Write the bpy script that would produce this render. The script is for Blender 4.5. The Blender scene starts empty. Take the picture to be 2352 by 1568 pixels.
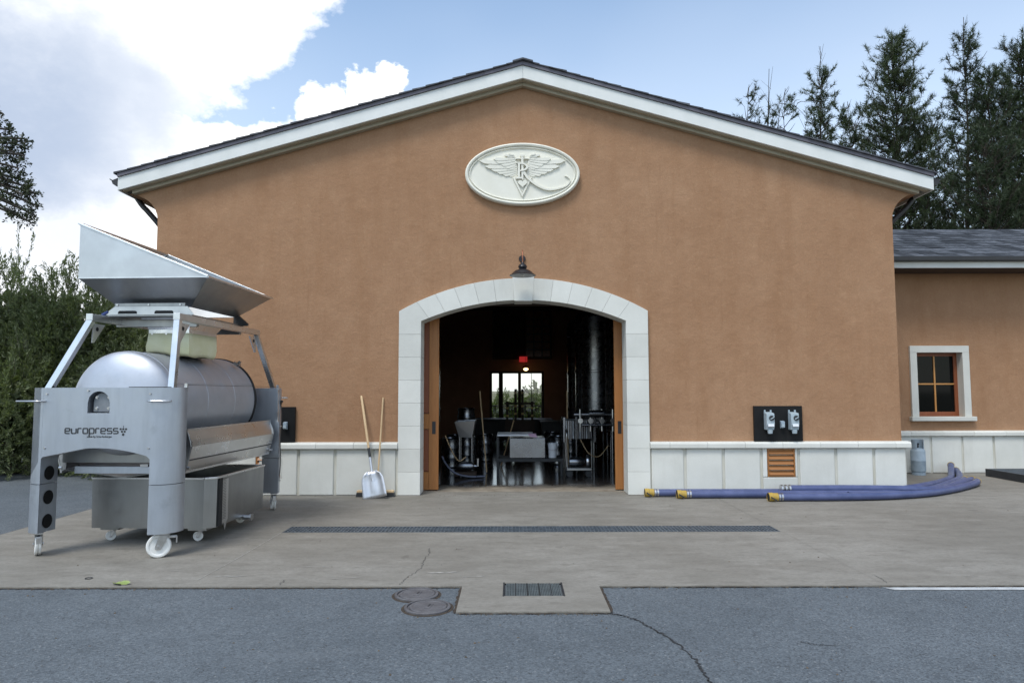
import bpy, bmesh, math, random
import numpy as np
from mathutils import Vector, Matrix, Euler
R = math.radians
random.seed(7)
S = bpy.context.scene
C = S.collection

# ------------------------------------------------------------------ camera, sky, sun, exposure
PITCH = R(4.05)
EYE = 1.6
cam_d = bpy.data.cameras.new('camera'); cam = bpy.data.objects.new('camera', cam_d); C.objects.link(cam)
cam_d.lens = 24.0; cam_d.sensor_width = 36.0; cam_d.clip_start = 0.05; cam_d.clip_end = 2000
cam.location = (0, 0, EYE); cam.rotation_euler = (R(90) + PITCH, R(0.12), 0)
S.camera = cam
SUN_EL, SUN_AZ = R(59), R(210)          # azimuth clockwise from +Y: the light comes from behind the camera, left
SUNV = Vector((math.sin(SUN_AZ)*math.cos(SUN_EL), math.cos(SUN_AZ)*math.cos(SUN_EL), math.sin(SUN_EL)))
sun_d = bpy.data.lights.new('sun', 'SUN'); sun = bpy.data.objects.new('sun', sun_d); C.objects.link(sun)
sun_d.energy = 1.5; sun_d.angle = R(19); sun_d.color = (1.0, 0.975, 0.93)
sun.rotation_euler = SUNV.to_track_quat('Z', 'Y').to_euler()
S.view_settings.view_transform = 'Standard'; S.view_settings.look = 'None'
S.view_settings.exposure = 0.62; S.view_settings.gamma = 1.0
S.view_settings.use_curve_mapping = False
SKY_K = 0.148
S.cycles.max_bounces = 6; S.cycles.diffuse_bounces = 3; S.cycles.glossy_bounces = 3; S.cycles.transmission_bounces = 3; S.cycles.transparent_max_bounces = 6; S.cycles.caustics_reflective = False; S.cycles.caustics_refractive = False

def ray(u, v):                           # direction of a point of the photograph (2352 x 1568)
    r, up = (u-1176)/1568.0, (784-v)/1568.0
    return Vector((r, math.cos(PITCH)-up*math.sin(PITCH), math.sin(PITCH)+up*math.cos(PITCH)))
def at(u, v, Y):                         # the point at distance Y (real metres) seen there
    d = ray(u, v); k = Y/d.y
    return Vector((d.x*k, Y, EYE+d.z*k))
def gnd(u, v, z=0.0):                    # the point on the ground seen there
    d = ray(u, v); k = (z-EYE)/d.z
    return Vector((d.x*k, d.y*k, z))

def build_world():
    w = bpy.data.worlds.new('World'); S.world = w; w.use_nodes = True
    nt = w.node_tree; nt.nodes.clear(); N = nt.nodes.new; L = nt.links.new
    out = N('ShaderNodeOutputWorld')
    sky = N('ShaderNodeTexSky'); sky.sky_type = 'NISHITA'; sky.sun_disc = False
    sky.sun_elevation = SUN_EL; sky.sun_rotation = SUN_AZ
    sky.air_density = 1.0; sky.dust_density = 0.9; sky.ozone_density = 1.6; sky.altitude = 50
    b1 = N('ShaderNodeBackground'); b1.inputs['Strength'].default_value = SKY_K; tn = N('ShaderNodeMix'); tn.data_type = 'RGBA'; tn.blend_type = 'MULTIPLY'; tn.inputs[0].default_value = 1.0; L(sky.outputs[0], tn.inputs[6]); tn.inputs[7].default_value = (.92, 1.05, 1.04, 1); L(tn.outputs[2], b1.inputs[0])
    tc = N('ShaderNodeTexCoord'); D = tc.outputs['Generated']
    def noise(scale, det, rough, vec, off=(0, 0, 0)):
        m = N('ShaderNodeMapping'); m.inputs['Location'].default_value = off; m.inputs['Scale'].default_value = (scale, scale, scale*1.5)
        L(vec, m.inputs[0])
        n = N('ShaderNodeTexNoise'); n.inputs['Scale'].default_value = 1.0; n.inputs['Detail'].default_value = det
        n.inputs['Roughness'].default_value = rough; L(m.outputs[0], n.inputs[0]); return n
    def math_(op, a, b=None, clamp=False):
        m = N('ShaderNodeMath'); m.operation = op; m.use_clamp = clamp
        for i, x in enumerate((a, b)):
            if x is None: continue
            if isinstance(x, (int, float)): m.inputs[i].default_value = x
            else: L(x, m.inputs[i])
        return m.outputs[0]
    def smooth(x, a, b, lo=0.0, hi=1.0):
        m = N('ShaderNodeMapRange'); m.interpolation_type = 'SMOOTHSTEP'
        L(x, m.inputs[0]); m.inputs[1].default_value = a; m.inputs[2].default_value = b
        m.inputs[3].default_value = lo; m.inputs[4].default_value = hi; return m.outputs[0]
    # warp the direction a little so that cloud outlines billow
    wn = noise(7.0, 6, 0.64, D)
    sb = N('ShaderNodeVectorMath'); sb.operation = 'SUBTRACT'; L(wn.outputs['Color'], sb.inputs[0]); sb.inputs[1].default_value = (.5, .5, .5)
    sc = N('ShaderNodeVectorMath'); sc.operation = 'SCALE'; L(sb.outputs[0], sc.inputs[0]); sc.inputs['Scale'].default_value = 0.17
    ad = N('ShaderNodeVectorMath'); ad.operation = 'ADD'; L(D, ad.inputs[0]); L(sc.outputs[0], ad.inputs[1])
    nm = N('ShaderNodeVectorMath'); nm.operation = 'NORMALIZE'; L(ad.outputs[0], nm.inputs[0]); DW = nm.outputs[0]
    def blob(u, v, deg, soft, vec=DW):       # one cloud mass: a cap of the sky around a direction
        d = ray(u, v).normalized()
        dp = N('ShaderNodeVectorMath'); dp.operation = 'DOT_PRODUCT'; L(vec, dp.inputs[0]); dp.inputs[1].default_value = d
        return smooth(dp.outputs['Value'], math.cos(R(deg+soft)), math.cos(R(max(deg-soft, .05))))
    big = [(400, -140, 10.5, 1.3), (120, 0, 10.0, 1.6), (560, 0, 4.3, .6), (500, 80, 2.9, .6), (300, 110, 5.5, 2.0), (-150, 250, 13, 3), (655, 48, 2.2, .5),
           (905, 185, 1.5, .4), (845, 240, 2.1, .4), (765, 300, 2.5, .5), (665, 365, 2.9, .6), (540, 390, 3.6, .7), (425, 320, 2.4, .7),
           (310, 370, 4.6, 1.2), (760, 470, 6.5, 1.2), (120, 440, 8, 3.0), (60, 640, 9, 4), (330, 560, 7, 4), (-500, 300, 16, 5)]
    acc = None
    for b in big:
        o = blob(*b)
        acc = o if acc is None else math_('MAXIMUM', acc, o)
    # fair-weather clouds over the rest of the sky, thinning towards the clear quarter on the right
    gen = noise(2.2, 4, 0.56, D, (3.1, 1.7, 0.4))
    g = smooth(gen.outputs['Fac'], .50, .66)
    clear = blob(1750, 150, 42, 10, D)
    keep = math_('SUBTRACT', 1.0, clear, True)
    g = math_('MULTIPLY', g, keep)
    front = blob(600, 300, 30, 8, D)
    g = math_('MULTIPLY', g, math_('SUBTRACT', 1.0, front, True))
    alpha = math_('MAXIMUM', acc, g)
    # thin white veil low in the sky and around the clouds
    sep = N('ShaderNodeSeparateXYZ'); L(D, sep.inputs[0])
    low = smooth(sep.outputs['Z'], 0.72, 0.02)
    vn = noise(3.0, 2, .55, D, (1, 5, 2))
    veil = math_('MULTIPLY', low, smooth(vn.outputs['Fac'], .2, .8, .42, .66))
    alpha = math_('MAXIMUM', alpha, veil)
    # cloud colour: white, with blue-grey undersides
    gr = math_('MAXIMUM', blob(30, 225, 6.5, 4.5), math_('MULTIPLY', blob(250, 230, 4.0, 3.2), .8))
    gr = math_('MAXIMUM', gr, math_('MULTIPLY', blob(150, 545, 4.0, 3.0), .5))
    gr = math_('MAXIMUM', gr, math_('MULTIPLY', blob(25, 30, 2.0, 1.5), .6))
    gr = math_('MAXIMUM', gr, math_('MULTIPLY', g, smooth(vn.outputs['Fac'], .45, .7)))
    gr = math_('MULTIPLY', gr, smooth(wn.outputs['Fac'], .15, .6, .75, 1.0))
    mx = N('ShaderNodeMix'); mx.data_type = 'RGBA'; L(gr, mx.inputs[0])
    mx.inputs[6].default_value = (1.0, 1.0, 1.0, 1); mx.inputs[7].default_value = (.385, .455, .58, 1)
    b2 = N('ShaderNodeBackground'); b2.inputs['Strength'].default_value = 0.92; L(mx.outputs[2], b2.inputs[0])
    ms = N('ShaderNodeMixShader'); L(alpha, ms.inputs[0]); L(b1.outputs[0], ms.inputs[1]); L(b2.outputs[0], ms.inputs[2])
    L(ms.outputs[0], out.inputs[0])
build_world()

# ------------------------------------------------------------------ mesh helpers
ORG = {}
def tag(o, label=None, cat=None, group=None, kind=None):
    if label: o['label'] = label
    if cat: o['category'] = cat
    if group: o['group'] = group
    if kind: o['kind'] = kind
    return o
def thing(name, loc, label, cat, group=None, rz=0.0, local=False):
    o = bpy.data.objects.new(name, None); C.objects.link(o)
    o.location = loc; o.rotation_euler = (0, 0, rz); o.empty_display_size = .2
    ORG[o.name] = Vector((0, 0, 0)) if local else Vector(loc)
    return tag(o, label, cat, group)
def link(o, parent):
    C.objects.link(o)
    if parent is not None:
        o.parent = parent; ORG[o.name] = ORG[parent.name]
    else:
        ORG[o.name] = Vector((0, 0, 0))
    return o

class MB:
    def __init__(s): s.v = []; s.f = []
    def add(s, vs, fs):
        n = len(s.v); s.v += [tuple(p) for p in vs]; s.f += [tuple(i+n for i in f) for f in fs]; return s
    def box(s, x0, x1, y0, y1, z0, z1):
        return s.add([(x0,y0,z0),(x1,y0,z0),(x1,y1,z0),(x0,y1,z0),(x0,y0,z1),(x1,y0,z1),(x1,y1,z1),(x0,y1,z1)],
                     [(0,3,2,1),(4,5,6,7),(0,1,5,4),(1,2,6,5),(2,3,7,6),(3,0,4,7)])
    def obox(s, c, size, rot=(0,0,0)):
        m = Euler(rot).to_matrix(); c = Vector(c); h = Vector(size)/2
        vs = [c + m @ Vector((h.x*a, h.y*b, h.z*d)) for d in (-1,1) for a, b in ((-1,-1),(1,-1),(1,1),(-1,1))]
        return s.add(vs, [(0,3,2,1),(4,5,6,7),(0,1,5,4),(1,2,6,5),(2,3,7,6),(3,0,4,7)])
    def bar(s, p, q, w, h, up=(0,0,1)):            # square bar from p to q
        p, q = Vector(p), Vector(q); d = (q-p).normalized(); u = Vector(up)
        if abs(d.dot(u)) > .97: u = Vector((0, 1, 0))
        a = d.cross(u).normalized()*(w/2); b = a.cross(d).normalized()*(h/2)
        vs = [x+i*a+j*b for x in (p, q) for i, j in ((-1,-1),(1,-1),(1,1),(-1,1))]
        return s.add(vs, [(0,3,2,1),(4,5,6,7),(0,1,5,4),(1,2,6,5),(2,3,7,6),(3,0,4,7)])
    def tube(s, pts, r, n=8, cap=True):
        pts = [Vector(p) for p in pts]; rs = r if isinstance(r, (list, tuple)) else [r]*len(pts)
        rings = []; prev = None
        for i, p in enumerate(pts):
            d = (pts[min(i+1, len(pts)-1)]-pts[max(i-1, 0)]).normalized()
            if prev is None:
                u = Vector((0,0,1)) if abs(d.z) < .9 else Vector((1,0,0))
                a = d.cross(u).normalized()
            else:
                a = (prev - d*prev.dot(d)).normalized()
            prev = a; b = d.cross(a)
            rings.append([p + (a*math.cos(2*math.pi*k/n)+b*math.sin(2*math.pi*k/n))*rs[i] for k in range(n)])
        n0 = len(s.v)
        for rg in rings: s.v += [tuple(x) for x in rg]
        for i in range(len(rings)-1):
            for k in range(n):
                a0 = n0+i*n+k; a1 = n0+i*n+(k+1) % n
                s.f.append((a0, a1, a1+n, a0+n))
        if cap:
            s.f.append(tuple(n0+k for k in reversed(range(n))))
            s.f.append(tuple(n0+(len(rings)-1)*n+k for k in range(n)))
        return s
    def lathe(s, prof, c=(0,0,0), axis='z', n=24):   # prof: (radius, height)
        c = Vector(c); n0 = len(s.v)
        for r, h in prof:
            for k in range(n):
                a = 2*math.pi*k/n; x, y = r*math.cos(a), r*math.sin(a)
                p = {'z': (x, y, h), 'y': (x, h, y), 'x': (h, x, y)}[axis]
                s.v.append(tuple(c+Vector(p)))
        for i in range(len(prof)-1):
            for k in range(n):
                a0 = n0+i*n+k; a1 = n0+i*n+(k+1) % n
                s.f.append((a0, a1, a1+n, a0+n) if axis != 'y' else (a0, a0+n, a1+n, a1))
        if prof[0][0] > 1e-5: s.f.append(tuple(n0+k for k in (reversed(range(n)) if axis != 'y' else range(n))))
        if prof[-1][0] > 1e-5:
            m = n0+(len(prof)-1)*n; s.f.append(tuple(m+k for k in (range(n) if axis != 'y' else reversed(range(n)))))
        return s
    def prism(s, poly, y0, y1):                      # polygon in (x, z), from y0 (front) to y1
        n = len(poly); ar = sum(poly[i][0]*poly[(i+1) % n][1]-poly[(i+1) % n][0]*poly[i][1] for i in range(n))
        if ar < 0: poly = list(reversed(poly))
        vs = [(x, y0, z) for x, z in poly]+[(x, y1, z) for x, z in poly]
        fs = [tuple(range(n)), tuple(reversed(range(n, 2*n)))]
        fs += [(i, i+n, (i+1) % n+n, (i+1) % n) for i in range(n)]
        return s.add(vs, fs)
    def prismz(s, poly, z0, z1):                     # polygon in (x, y)
        n = len(poly); ar = sum(poly[i][0]*poly[(i+1) % n][1]-poly[(i+1) % n][0]*poly[i][1] for i in range(n))
        if ar < 0: poly = list(reversed(poly))
        vs = [(x, y, z0) for x, y in poly]+[(x, y, z1) for x, y in poly]
        fs = [tuple(reversed(range(n))), tuple(range(n, 2*n))]
        fs += [(i, (i+1) % n, (i+1) % n+n, i+n) for i in range(n)]
        return s.add(vs, fs)
    def prismx(s, poly, x0, x1):                     # polygon in (y, z)
        n = len(poly); ar = sum(poly[i][0]*poly[(i+1) % n][1]-poly[(i+1) % n][0]*poly[i][1] for i in range(n))
        if ar < 0: poly = list(reversed(poly))
        vs = [(x0, y, z) for y, z in poly]+[(x1, y, z) for y, z in poly]
        fs = [tuple(reversed(range(n))), tuple(range(n, 2*n))]
        fs += [(i, (i+1) % n, (i+1) % n+n, i+n) for i in range(n)]
        return s.add(vs, fs)
    def mesh(s, name, org=Vector((0,0,0)), smooth=None, tri=False):
        me = bpy.data.meshes.new(name)
        me.from_pydata([(x-org.x, y-org.y, z-org.z) for x, y, z in s.v], [], s.f)
        if tri:
            bm = bmesh.new(); bm.from_mesh(me); bmesh.ops.triangulate(bm, faces=[f for f in bm.faces if len(f.verts) > 4]); bm.to_mesh(me); bm.free()
        me.update()
        if smooth is not None:
            me.shade_smooth(); me.set_sharp_from_angle(angle=R(smooth))
        return me
    def build(s, name, mat, parent=None, smooth=None, bevel=None, solid=None, tri=False, seg=2):
        org = ORG[parent.name] if parent is not None else Vector((0,0,0))
        me = s.mesh(name, org, smooth, tri); me.materials.append(mat)
        o = bpy.data.objects.new(name, me); link(o, parent)
        if solid:
            m = o.modifiers.new('solid', 'SOLIDIFY'); m.thickness = solid; m.offset = 0
        if bevel:
            m = o.modifiers.new('bevel', 'BEVEL'); m.width = bevel; m.segments = seg; m.limit_method = 'ANGLE'; m.angle_limit = R(35)
        return o
def np_mesh(name, V, F, mat, parent=None):           # big foliage meshes
    org = ORG[parent.name] if parent is not None else Vector((0,0,0))
    V = np.asarray(V, dtype=np.float32)-np.array(org, dtype=np.float32); F = np.asarray(F, dtype=np.int32)
    me = bpy.data.meshes.new(name); k = F.shape[1]
    me.vertices.add(len(V)); me.vertices.foreach_set('co', V.ravel())
    me.loops.add(F.size); me.loops.foreach_set('vertex_index', F.ravel())
    me.polygons.add(len(F)); me.polygons.foreach_set('loop_start', np.arange(0, F.size, k, dtype=np.int32))
    me.polygons.foreach_set('loop_total', np.full(len(F), k, dtype=np.int32))
    me.update(calc_edges=True); me.materials.append(mat)
    return link(bpy.data.objects.new(name, me), parent)
def smoothpath(pts, n=8):                            # Catmull-Rom
    pts = [Vector(p) for p in pts]; P = [pts[0]*2-pts[1]]+pts+[pts[-1]*2-pts[-2]]; out = []
    for i in range(1, len(P)-2):
        a, b, c, d = P[i-1:i+3]
        for k in range(n):
            t = k/n; out.append(.5*((2*b)+(c-a)*t+(2*a-5*b+4*c-d)*t*t+(3*b-a-3*c+d)*t**3))
    return out+[pts[-1]]

# ------------------------------------------------------------------ materials
def new_mat(name):
    m = bpy.data.materials.new(name); m.use_nodes = True; nt = m.node_tree; nt.nodes.clear()
    out = nt.nodes.new('ShaderNodeOutputMaterial'); b = nt.nodes.new('ShaderNodeBsdfPrincipled'); nt.links.new(b.outputs[0], out.inputs[0])
    return m, nt, b
class NB:
    def __init__(s, nt):
        s.nt = nt; s.tc = nt.nodes.new('ShaderNodeTexCoord')
    def n(s, t): return s.nt.nodes.new(t)
    def l(s, a, b): s.nt.links.new(a, b)
    def noise(s, scale, det=4, rough=.55, stretch=(1,1,1), src='Object', off=(0,0,0)):
        m = s.n('ShaderNodeMapping'); m.inputs['Scale'].default_value = tuple(scale*x for x in stretch); m.inputs['Location'].default_value = off
        s.l(s.tc.outputs[src], m.inputs[0]); t = s.n('ShaderNodeTexNoise'); t.inputs['Scale'].default_value = 1
        t.inputs['Detail'].default_value = det; t.inputs['Roughness'].default_value = rough; s.l(m.outputs[0], t.inputs[0]); return t.outputs['Fac']
    def rng(s, x, a, b, lo=0., hi=1.):
        m = s.n('ShaderNodeMapRange'); s.l(x, m.inputs[0])
        for i, q in enumerate((a, b, lo, hi)): m.inputs[i+1].default_value = q
        return m.outputs[0]
    def mix(s, fac, a, b, mode='MIX'):
        m = s.n('ShaderNodeMix'); m.data_type = 'RGBA'; m.blend_type = mode
        for i, x in ((0, fac), (6, a), (7, b)):
            if isinstance(x, (int, float)): m.inputs[i].default_value = x
            elif isinstance(x, tuple): m.inputs[i].default_value = (*x, 1) if len(x) == 3 else x
            else: s.l(x, m.inputs[i])
        return m.outputs[2]
    def bump(s, h, strength, dist, b, prev=None):
        k = s.n('ShaderNodeBump'); k.inputs['Strength'].default_value = strength; k.inputs['Distance'].default_value = dist
        s.l(h, k.inputs['Height'])
        if prev is not None: s.l(prev, k.inputs['Normal'])
        s.l(k.outputs[0], b.inputs['Normal']); return k.outputs[0]
def pm(name, c1, c2=None, scale=4, rough=.6, metal=0., bump=0., bscale=60, stretch=(1,1,1), rvar=.0, objvar=.0, spec=None, bdist=.004, det=5, lo=.35, hi=.65, coat=0):
    m, nt, b = new_mat(name); q = NB(nt)
    b.inputs['Roughness'].default_value = rough; b.inputs['Metallic'].default_value = metal
    if spec is not None: b.inputs['Specular IOR Level'].default_value = spec
    if coat: b.inputs['Coat Weight'].default_value = coat
    c2 = c2 or c1
    f = q.noise(scale, det, .6, stretch); col = q.mix(q.rng(f, lo, hi), c1, c2)
    if objvar:
        oi = q.n('ShaderNodeObjectInfo'); col = q.mix(1.0, col, q.mix(oi.outputs['Random'], (1-objvar,)*3, (1+objvar,)*3), 'MULTIPLY')
    q.l(col, b.inputs['Base Color'])
    if rvar: q.l(q.rng(q.noise(scale*2.3, 5, .6, stretch, off=(3,1,7)), .3, .7, max(rough-rvar, .02), min(rough+rvar, 1)), b.inputs['Roughness'])
    if bump: q.bump(q.noise(bscale, 4, .6, stretch), bump, bdist, b)
    return m

def stucco():
    m, nt, b = new_mat('stucco_terracotta'); q = NB(nt)
    A, B, Dk = (.378, .216, .124), (.440, .266, .160), (.285, .155, .087)
    big = q.rng(q.noise(.55, 4, .6), .32, .68); mid = q.rng(q.noise(2.6, 6, .65, off=(4,0,2)), .3, .7)
    col = q.mix(big, A, B); col = q.mix(q.rng(q.noise(2.6, 6, .65, off=(4,0,2)), .36, .74, 0, .55), col, Dk)
    st = q.rng(q.noise(1.0, 5, .65, (2.6, 2.6, .40), off=(1,7,3)), .48, .76, 0, .55); col = q.mix(st, col, (.285, .145, .072))
    dr_ = q.rng(q.noise(1.0, 5, .7, (8.5, 8.5, .55), off=(5,5,9)), .58, .74, 0, .42); col = q.mix(dr_, col, (.25, .132, .07))
    st2 = q.rng(q.noise(3.4, 6, .7, (1, 1, .8), off=(8,2,1)), .52, .72, 0, .35); col = q.mix(st2, col, (.50, .315, .19))
    gr_ = q.noise(34, 4, .72, off=(3,3,1)); col = q.mix(q.rng(gr_, .30, .72, 0, .42), col, (.285, .155, .085)); col = q.mix(q.rng(q.noise(17, 4, .7, off=(6,1,1)), .56, .76, 0, .35), col, (.53, .345, .215))
    fine = q.noise(95, 3, .7); col = q.mix(q.rng(fine, .3, .7, 0, .28), col, (.265, .14, .072))
    q.l(col, b.inputs['Base Color']); b.inputs['Roughness'].default_value = .92; b.inputs['Specular IOR Level'].default_value = .2
    n1 = q.bump(q.noise(60, 5, .7), .6, .006, b); q.bump(q.noise(6, 6, .68, off=(2,2,2)), .5, .03, b, n1)
    return m
def concrete():
    m, nt, b = new_mat('concrete_slab'); q = NB(nt)
    col = q.mix(q.rng(q.noise(.45, 5, .6), .36, .64), (.226, .209, .177), (.318, .299, .262))
    col = q.mix(q.rng(q.noise(1.7, 7, .68, (1, 2.4, 1), off=(3,1,0)), .42, .70, 0, .55), col, (.148, .134, .11))
    col = q.mix(q.rng(q.noise(1.2, 6, .7, (1, 3.0, 1), off=(9,4,0)), .54, .74, 0, .5), col, (.42, .395, .35))
    col = q.mix(q.rng(q.noise(5.5, 6, .7, (1, 2.2, 1), off=(6,8,0)), .52, .70, 0, .55), col, (.125, .112, .092))
    col = q.mix(q.rng(q.noise(22, 6, .78, (1, 2.2, 1)), .42, .66, 0, .5), col, (.135, .122, .10))
    col = q.mix(q.rng(q.noise(130, 2, .6), .35, .65, 0, .25), col, (.13, .12, .11))
    col = q.mix(q.rng(q.noise(3.2, 3, .5, off=(1,9,0)), .705, .735, 0, .35), col, (.09, .08, .07))
    q.l(col, b.inputs['Base Color'])
    q.l(q.rng(q.noise(1.7, 6, .6, off=(3,1,0)), .3, .7, .62, .88), b.inputs['Roughness']); b.inputs['Specular IOR Level'].default_value = .35
    n1 = q.bump(q.noise(1.0, 3, .6, (260, 8, 1)), .18, .002, b); q.bump(q.noise(160, 3, .6), .25, .002, b, n1)
    return m
def asphalt():
    m, nt, b = new_mat('asphalt'); q = NB(nt)
    col = q.mix(q.rng(q.noise(.5, 5, .6), .3, .7), (.084, .098, .110), (.118, .134, .148))
    col = q.mix(q.rng(q.noise(2.3, 6, .7, off=(5,2,0)), .45, .75, 0, .5), col, (.060, .070, .079))
    v = q.n('ShaderNodeTexVoronoi'); v.feature = 'F1'; v.inputs['Scale'].default_value = 95; q.l(q.tc.outputs['Object'], v.inputs['Vector'])
    sepc = q.n('ShaderNodeSeparateColor'); q.l(v.outputs['Color'], sepc.inputs[0])
    col = q.mix(q.rng(sepc.outputs[0], 0, 1, 0, 1), q.mix(1.0, col, (.70, .70, .70), 'MULTIPLY'), q.mix(1.0, col, (1.38, 1.38, 1.36), 'MULTIPLY'))
    col = q.mix(q.rng(sepc.outputs[1], .975, .995, 0, .5), col, (.28, .285, .285))
    col = q.mix(q.rng(sepc.outputs[2], .96, .98, 0, .7), col, (.035, .036, .038))
    col = q.mix(q.rng(q.noise(.9, 5, .7, (.5, 1.6, 1), off=(3,8,0)), .58, .74, 0, .4), col, (.155, .168, .178))
    col = q.mix(q.rng(q.noise(1.9, 3, .6, off=(11,5,0)), .70, .76, 0, .55), col, (.036, .04, .044))
    q.l(col, b.inputs['Base Color']); b.inputs['Roughness'].default_value = .8; b.inputs['Specular IOR Level'].default_value = .45
    n1 = q.bump(v.outputs['Distance'], .45, .006, b); q.bump(q.noise(240, 2, .6), .3, .002, b, n1)
    return m
def stone():
    m, nt, b = new_mat('cast_stone'); q = NB(nt)
    col = q.mix(q.rng(q.noise(1.6, 6, .62), .32, .68), (.635, .63, .585), (.725, .72, .675))
    col = q.mix(q.rng(q.noise(1.0, 6, .7, (7, 7, 1.0), off=(2,5,1)), .56, .80, 0, .25), col, (.50, .485, .43))
    col = q.mix(q.rng(q.noise(120, 2, .6), .35, .65, 0, .12), col, (.42, .41, .37))
    oi = q.n('ShaderNodeObjectInfo'); col = q.mix(1.0, col, q.mix(oi.outputs['Random'], (.90, .90, .89), (1.04, 1.04, 1.035)), 'MULTIPLY')
    q.l(col, b.inputs['Base Color']); b.inputs['Roughness'].default_value = .85; b.inputs['Specular IOR Level'].default_value = .25
    v = q.rng(q.noise(38, 3, .6, off=(4,4,4)), .26, .36, 0, 1); q.bump(v, .35, .003, b, q.bump(q.noise(110, 4, .65), .25, .003, b)); return m
def steel(name, base, rough, streak=(1, 1, 30), scale=2.0, stain=.25, metal=1.0, bl=.006):
    m, nt, b = new_mat(name); q = NB(nt)
    col = q.mix(q.rng(q.noise(scale, 6, .65), .3, .7), tuple(c*.93 for c in base), tuple(min(c*1.06, 1) for c in base))
    col = q.mix(q.rng(q.noise(1.0, 5, .65, tuple(8*x for x in streak), off=(3,3,3)), .45, .8, 0, stain), col, tuple(c*.62 for c in base))
    col = q.mix(q.rng(q.noise(3.1, 6, .7, off=(7,1,5)), .60, .78, 0, stain), col, tuple(c*.5 for c in base))
    q.l(col, b.inputs['Base Color']); b.inputs['Metallic'].default_value = metal
    q.l(q.rng(q.noise(scale*3, 6, .65, off=(1,4,2)), .3, .7, rough-.07, rough+.09), b.inputs['Roughness'])
    q.bump(q.noise(1.3, 2, .5, off=(5,1,2)), .10, bl, b); return m
def leafmat(name, dark, light, trans=.25, rough=.5):
    m, nt, b = new_mat(name); q = NB(nt)
    g = q.n('ShaderNodeNewGeometry'); col = q.mix(g.outputs['Random Per Island'], dark, light)
    col = q.mix(q.rng(q.noise(.9, 4, .6), .35, .65, 0, .6), col, tuple(c*.55 for c in dark))
    q.l(col, b.inputs['Base Color']); b.inputs['Roughness'].default_value = rough; b.inputs['Specular IOR Level'].default_value = .35
    t = q.n('ShaderNodeBsdfTranslucent'); q.l(q.mix(1.0, col, (1.1, 1.25, .6), 'MULTIPLY'), t.inputs[0])
    ms = q.n('ShaderNodeMixShader'); ms.inputs[0].default_value = trans
    out = [n for n in nt.nodes if n.type == 'OUTPUT_MATERIAL'][0]
    q.l(b.outputs[0], ms.inputs[1]); q.l(t.outputs[0], ms.inputs[2]); q.l(ms.outputs[0], out.inputs[0]); return m
def emit(name, c, k):
    m, nt, b = new_mat(name); b.inputs['Base Color'].default_value = (*c, 1); b.inputs['Emission Color'].default_value = (*c, 1); b.inputs['Emission Strength'].default_value = k; return m
def glassmat(name, tint=(.004,.0045,.005), rough=.05):
    m, nt, b = new_mat(name); b.inputs['Base Color'].default_value = (*tint, 1); b.inputs['Roughness'].default_value = rough; b.inputs['Specular IOR Level'].default_value = .16; return m
def clearglass(name):
    m, nt, b = new_mat(name); b.inputs['Base Color'].default_value = (.95, .97, .96, 1); b.inputs['Roughness'].default_value = 0.0
    t = nt.nodes.new('ShaderNodeBsdfTransparent'); g = nt.nodes.new('ShaderNodeBsdfGlossy'); g.inputs['Roughness'].default_value = .02
    ms = nt.nodes.new('ShaderNodeMixShader'); ms.inputs[0].default_value = .07; out = [n for n in nt.nodes if n.type == 'OUTPUT_MATERIAL'][0]
    nt.links.new(t.outputs[0], ms.inputs[1]); nt.links.new(g.outputs[0], ms.inputs[2]); nt.links.new(ms.outputs[0], out.inputs[0]); return m
def woodmat(name, a, b_, dark, vert=True, rough=.45, scale=1.0):
    m, nt, b = new_mat(name); q = NB(nt); st = (22, 22, 1.2) if vert else (1.2, 22, 22)
    col = q.mix(q.rng(q.noise(scale, 6, .65, st), .3, .7), a, b_)
    col = q.mix(q.rng(q.noise(scale, 4, .7, tuple(3*x for x in st), off=(2,2,2)), .5, .8, 0, .5), col, dark)
    q.l(col, b.inputs['Base Color']); b.inputs['Roughness'].default_value = rough
    q.bump(q.noise(scale, 4, .6, tuple(4*x for x in st)), .15, .002, b); return m

M = {}
M['stucco'] = stucco(); M['concrete'] = concrete(); M['asphalt'] = asphalt(); M['stone'] = stone()
M['trim'] = pm('painted_trim', (.70, .71, .68), (.76, .765, .74), 3, .6, bump=.08, bscale=90, stretch=(1, 1, .4), rvar=.05)
M['soffit'] = pm('soffit_paint', (.36, .315, .225), (.41, .36, .27), 3, .7)
M['roof'] = pm('roof_shingle', (.050, .052, .062), (.085, .09, .105), 14, .85, bump=.6, bscale=120, objvar=.35)
M['roofwing'] = pm('slate_shingle', (.040, .043, .050), (.098, .104, .116), 7, .8, bump=.6, bscale=90, objvar=.5, stretch=(1, 3, 1), spec=.12)
M['drip'] = pm('drip_edge_metal', (.11, .10, .12), (.14, .13, .15), 5, .5, metal=.2)
M['gutter'] = pm('gutter_metal', (.018, .017, .018), (.026, .025, .026), 5, .5)
M['blast'] = steel('bead_blasted_steel', (.47, .50, .55), .41, (1, 1, .10), 1.9, .46, metal=.85)
M['drum'] = steel('drum_steel', (.47, .495, .545), .47, (1, 1, 1), 1.6, .22, metal=.66)
M['sheet'] = steel('hopper_sheet_steel', (.56, .565, .565), .38, (1, .1, 1), 1.4, .2)
M['tub'] = steel('tub_steel', (.33, .335, .335), .36, (1, 1, .2), 1.8, .35)
M['tray'] = steel('tray_steel', (.62, .615, .61), .30, (1, .1, 1), 1.5, .2)
M['tube'] = steel('frame_tube_steel', (.66, .665, .67), .30, (1, 1, 1), 3, .15)
M['chrome'] = pm('zinc_hardware', (.62, .62, .63), (.5, .5, .5), 20, .28, metal=1.0)
M['nylon'] = pm('white_nylon', (.78, .78, .76), (.70, .69, .66), 12, .4, rvar=.05)
M['black'] = pm('black_void', (.010, .010, .011), (.014, .014, .014), 8, .7)
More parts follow.
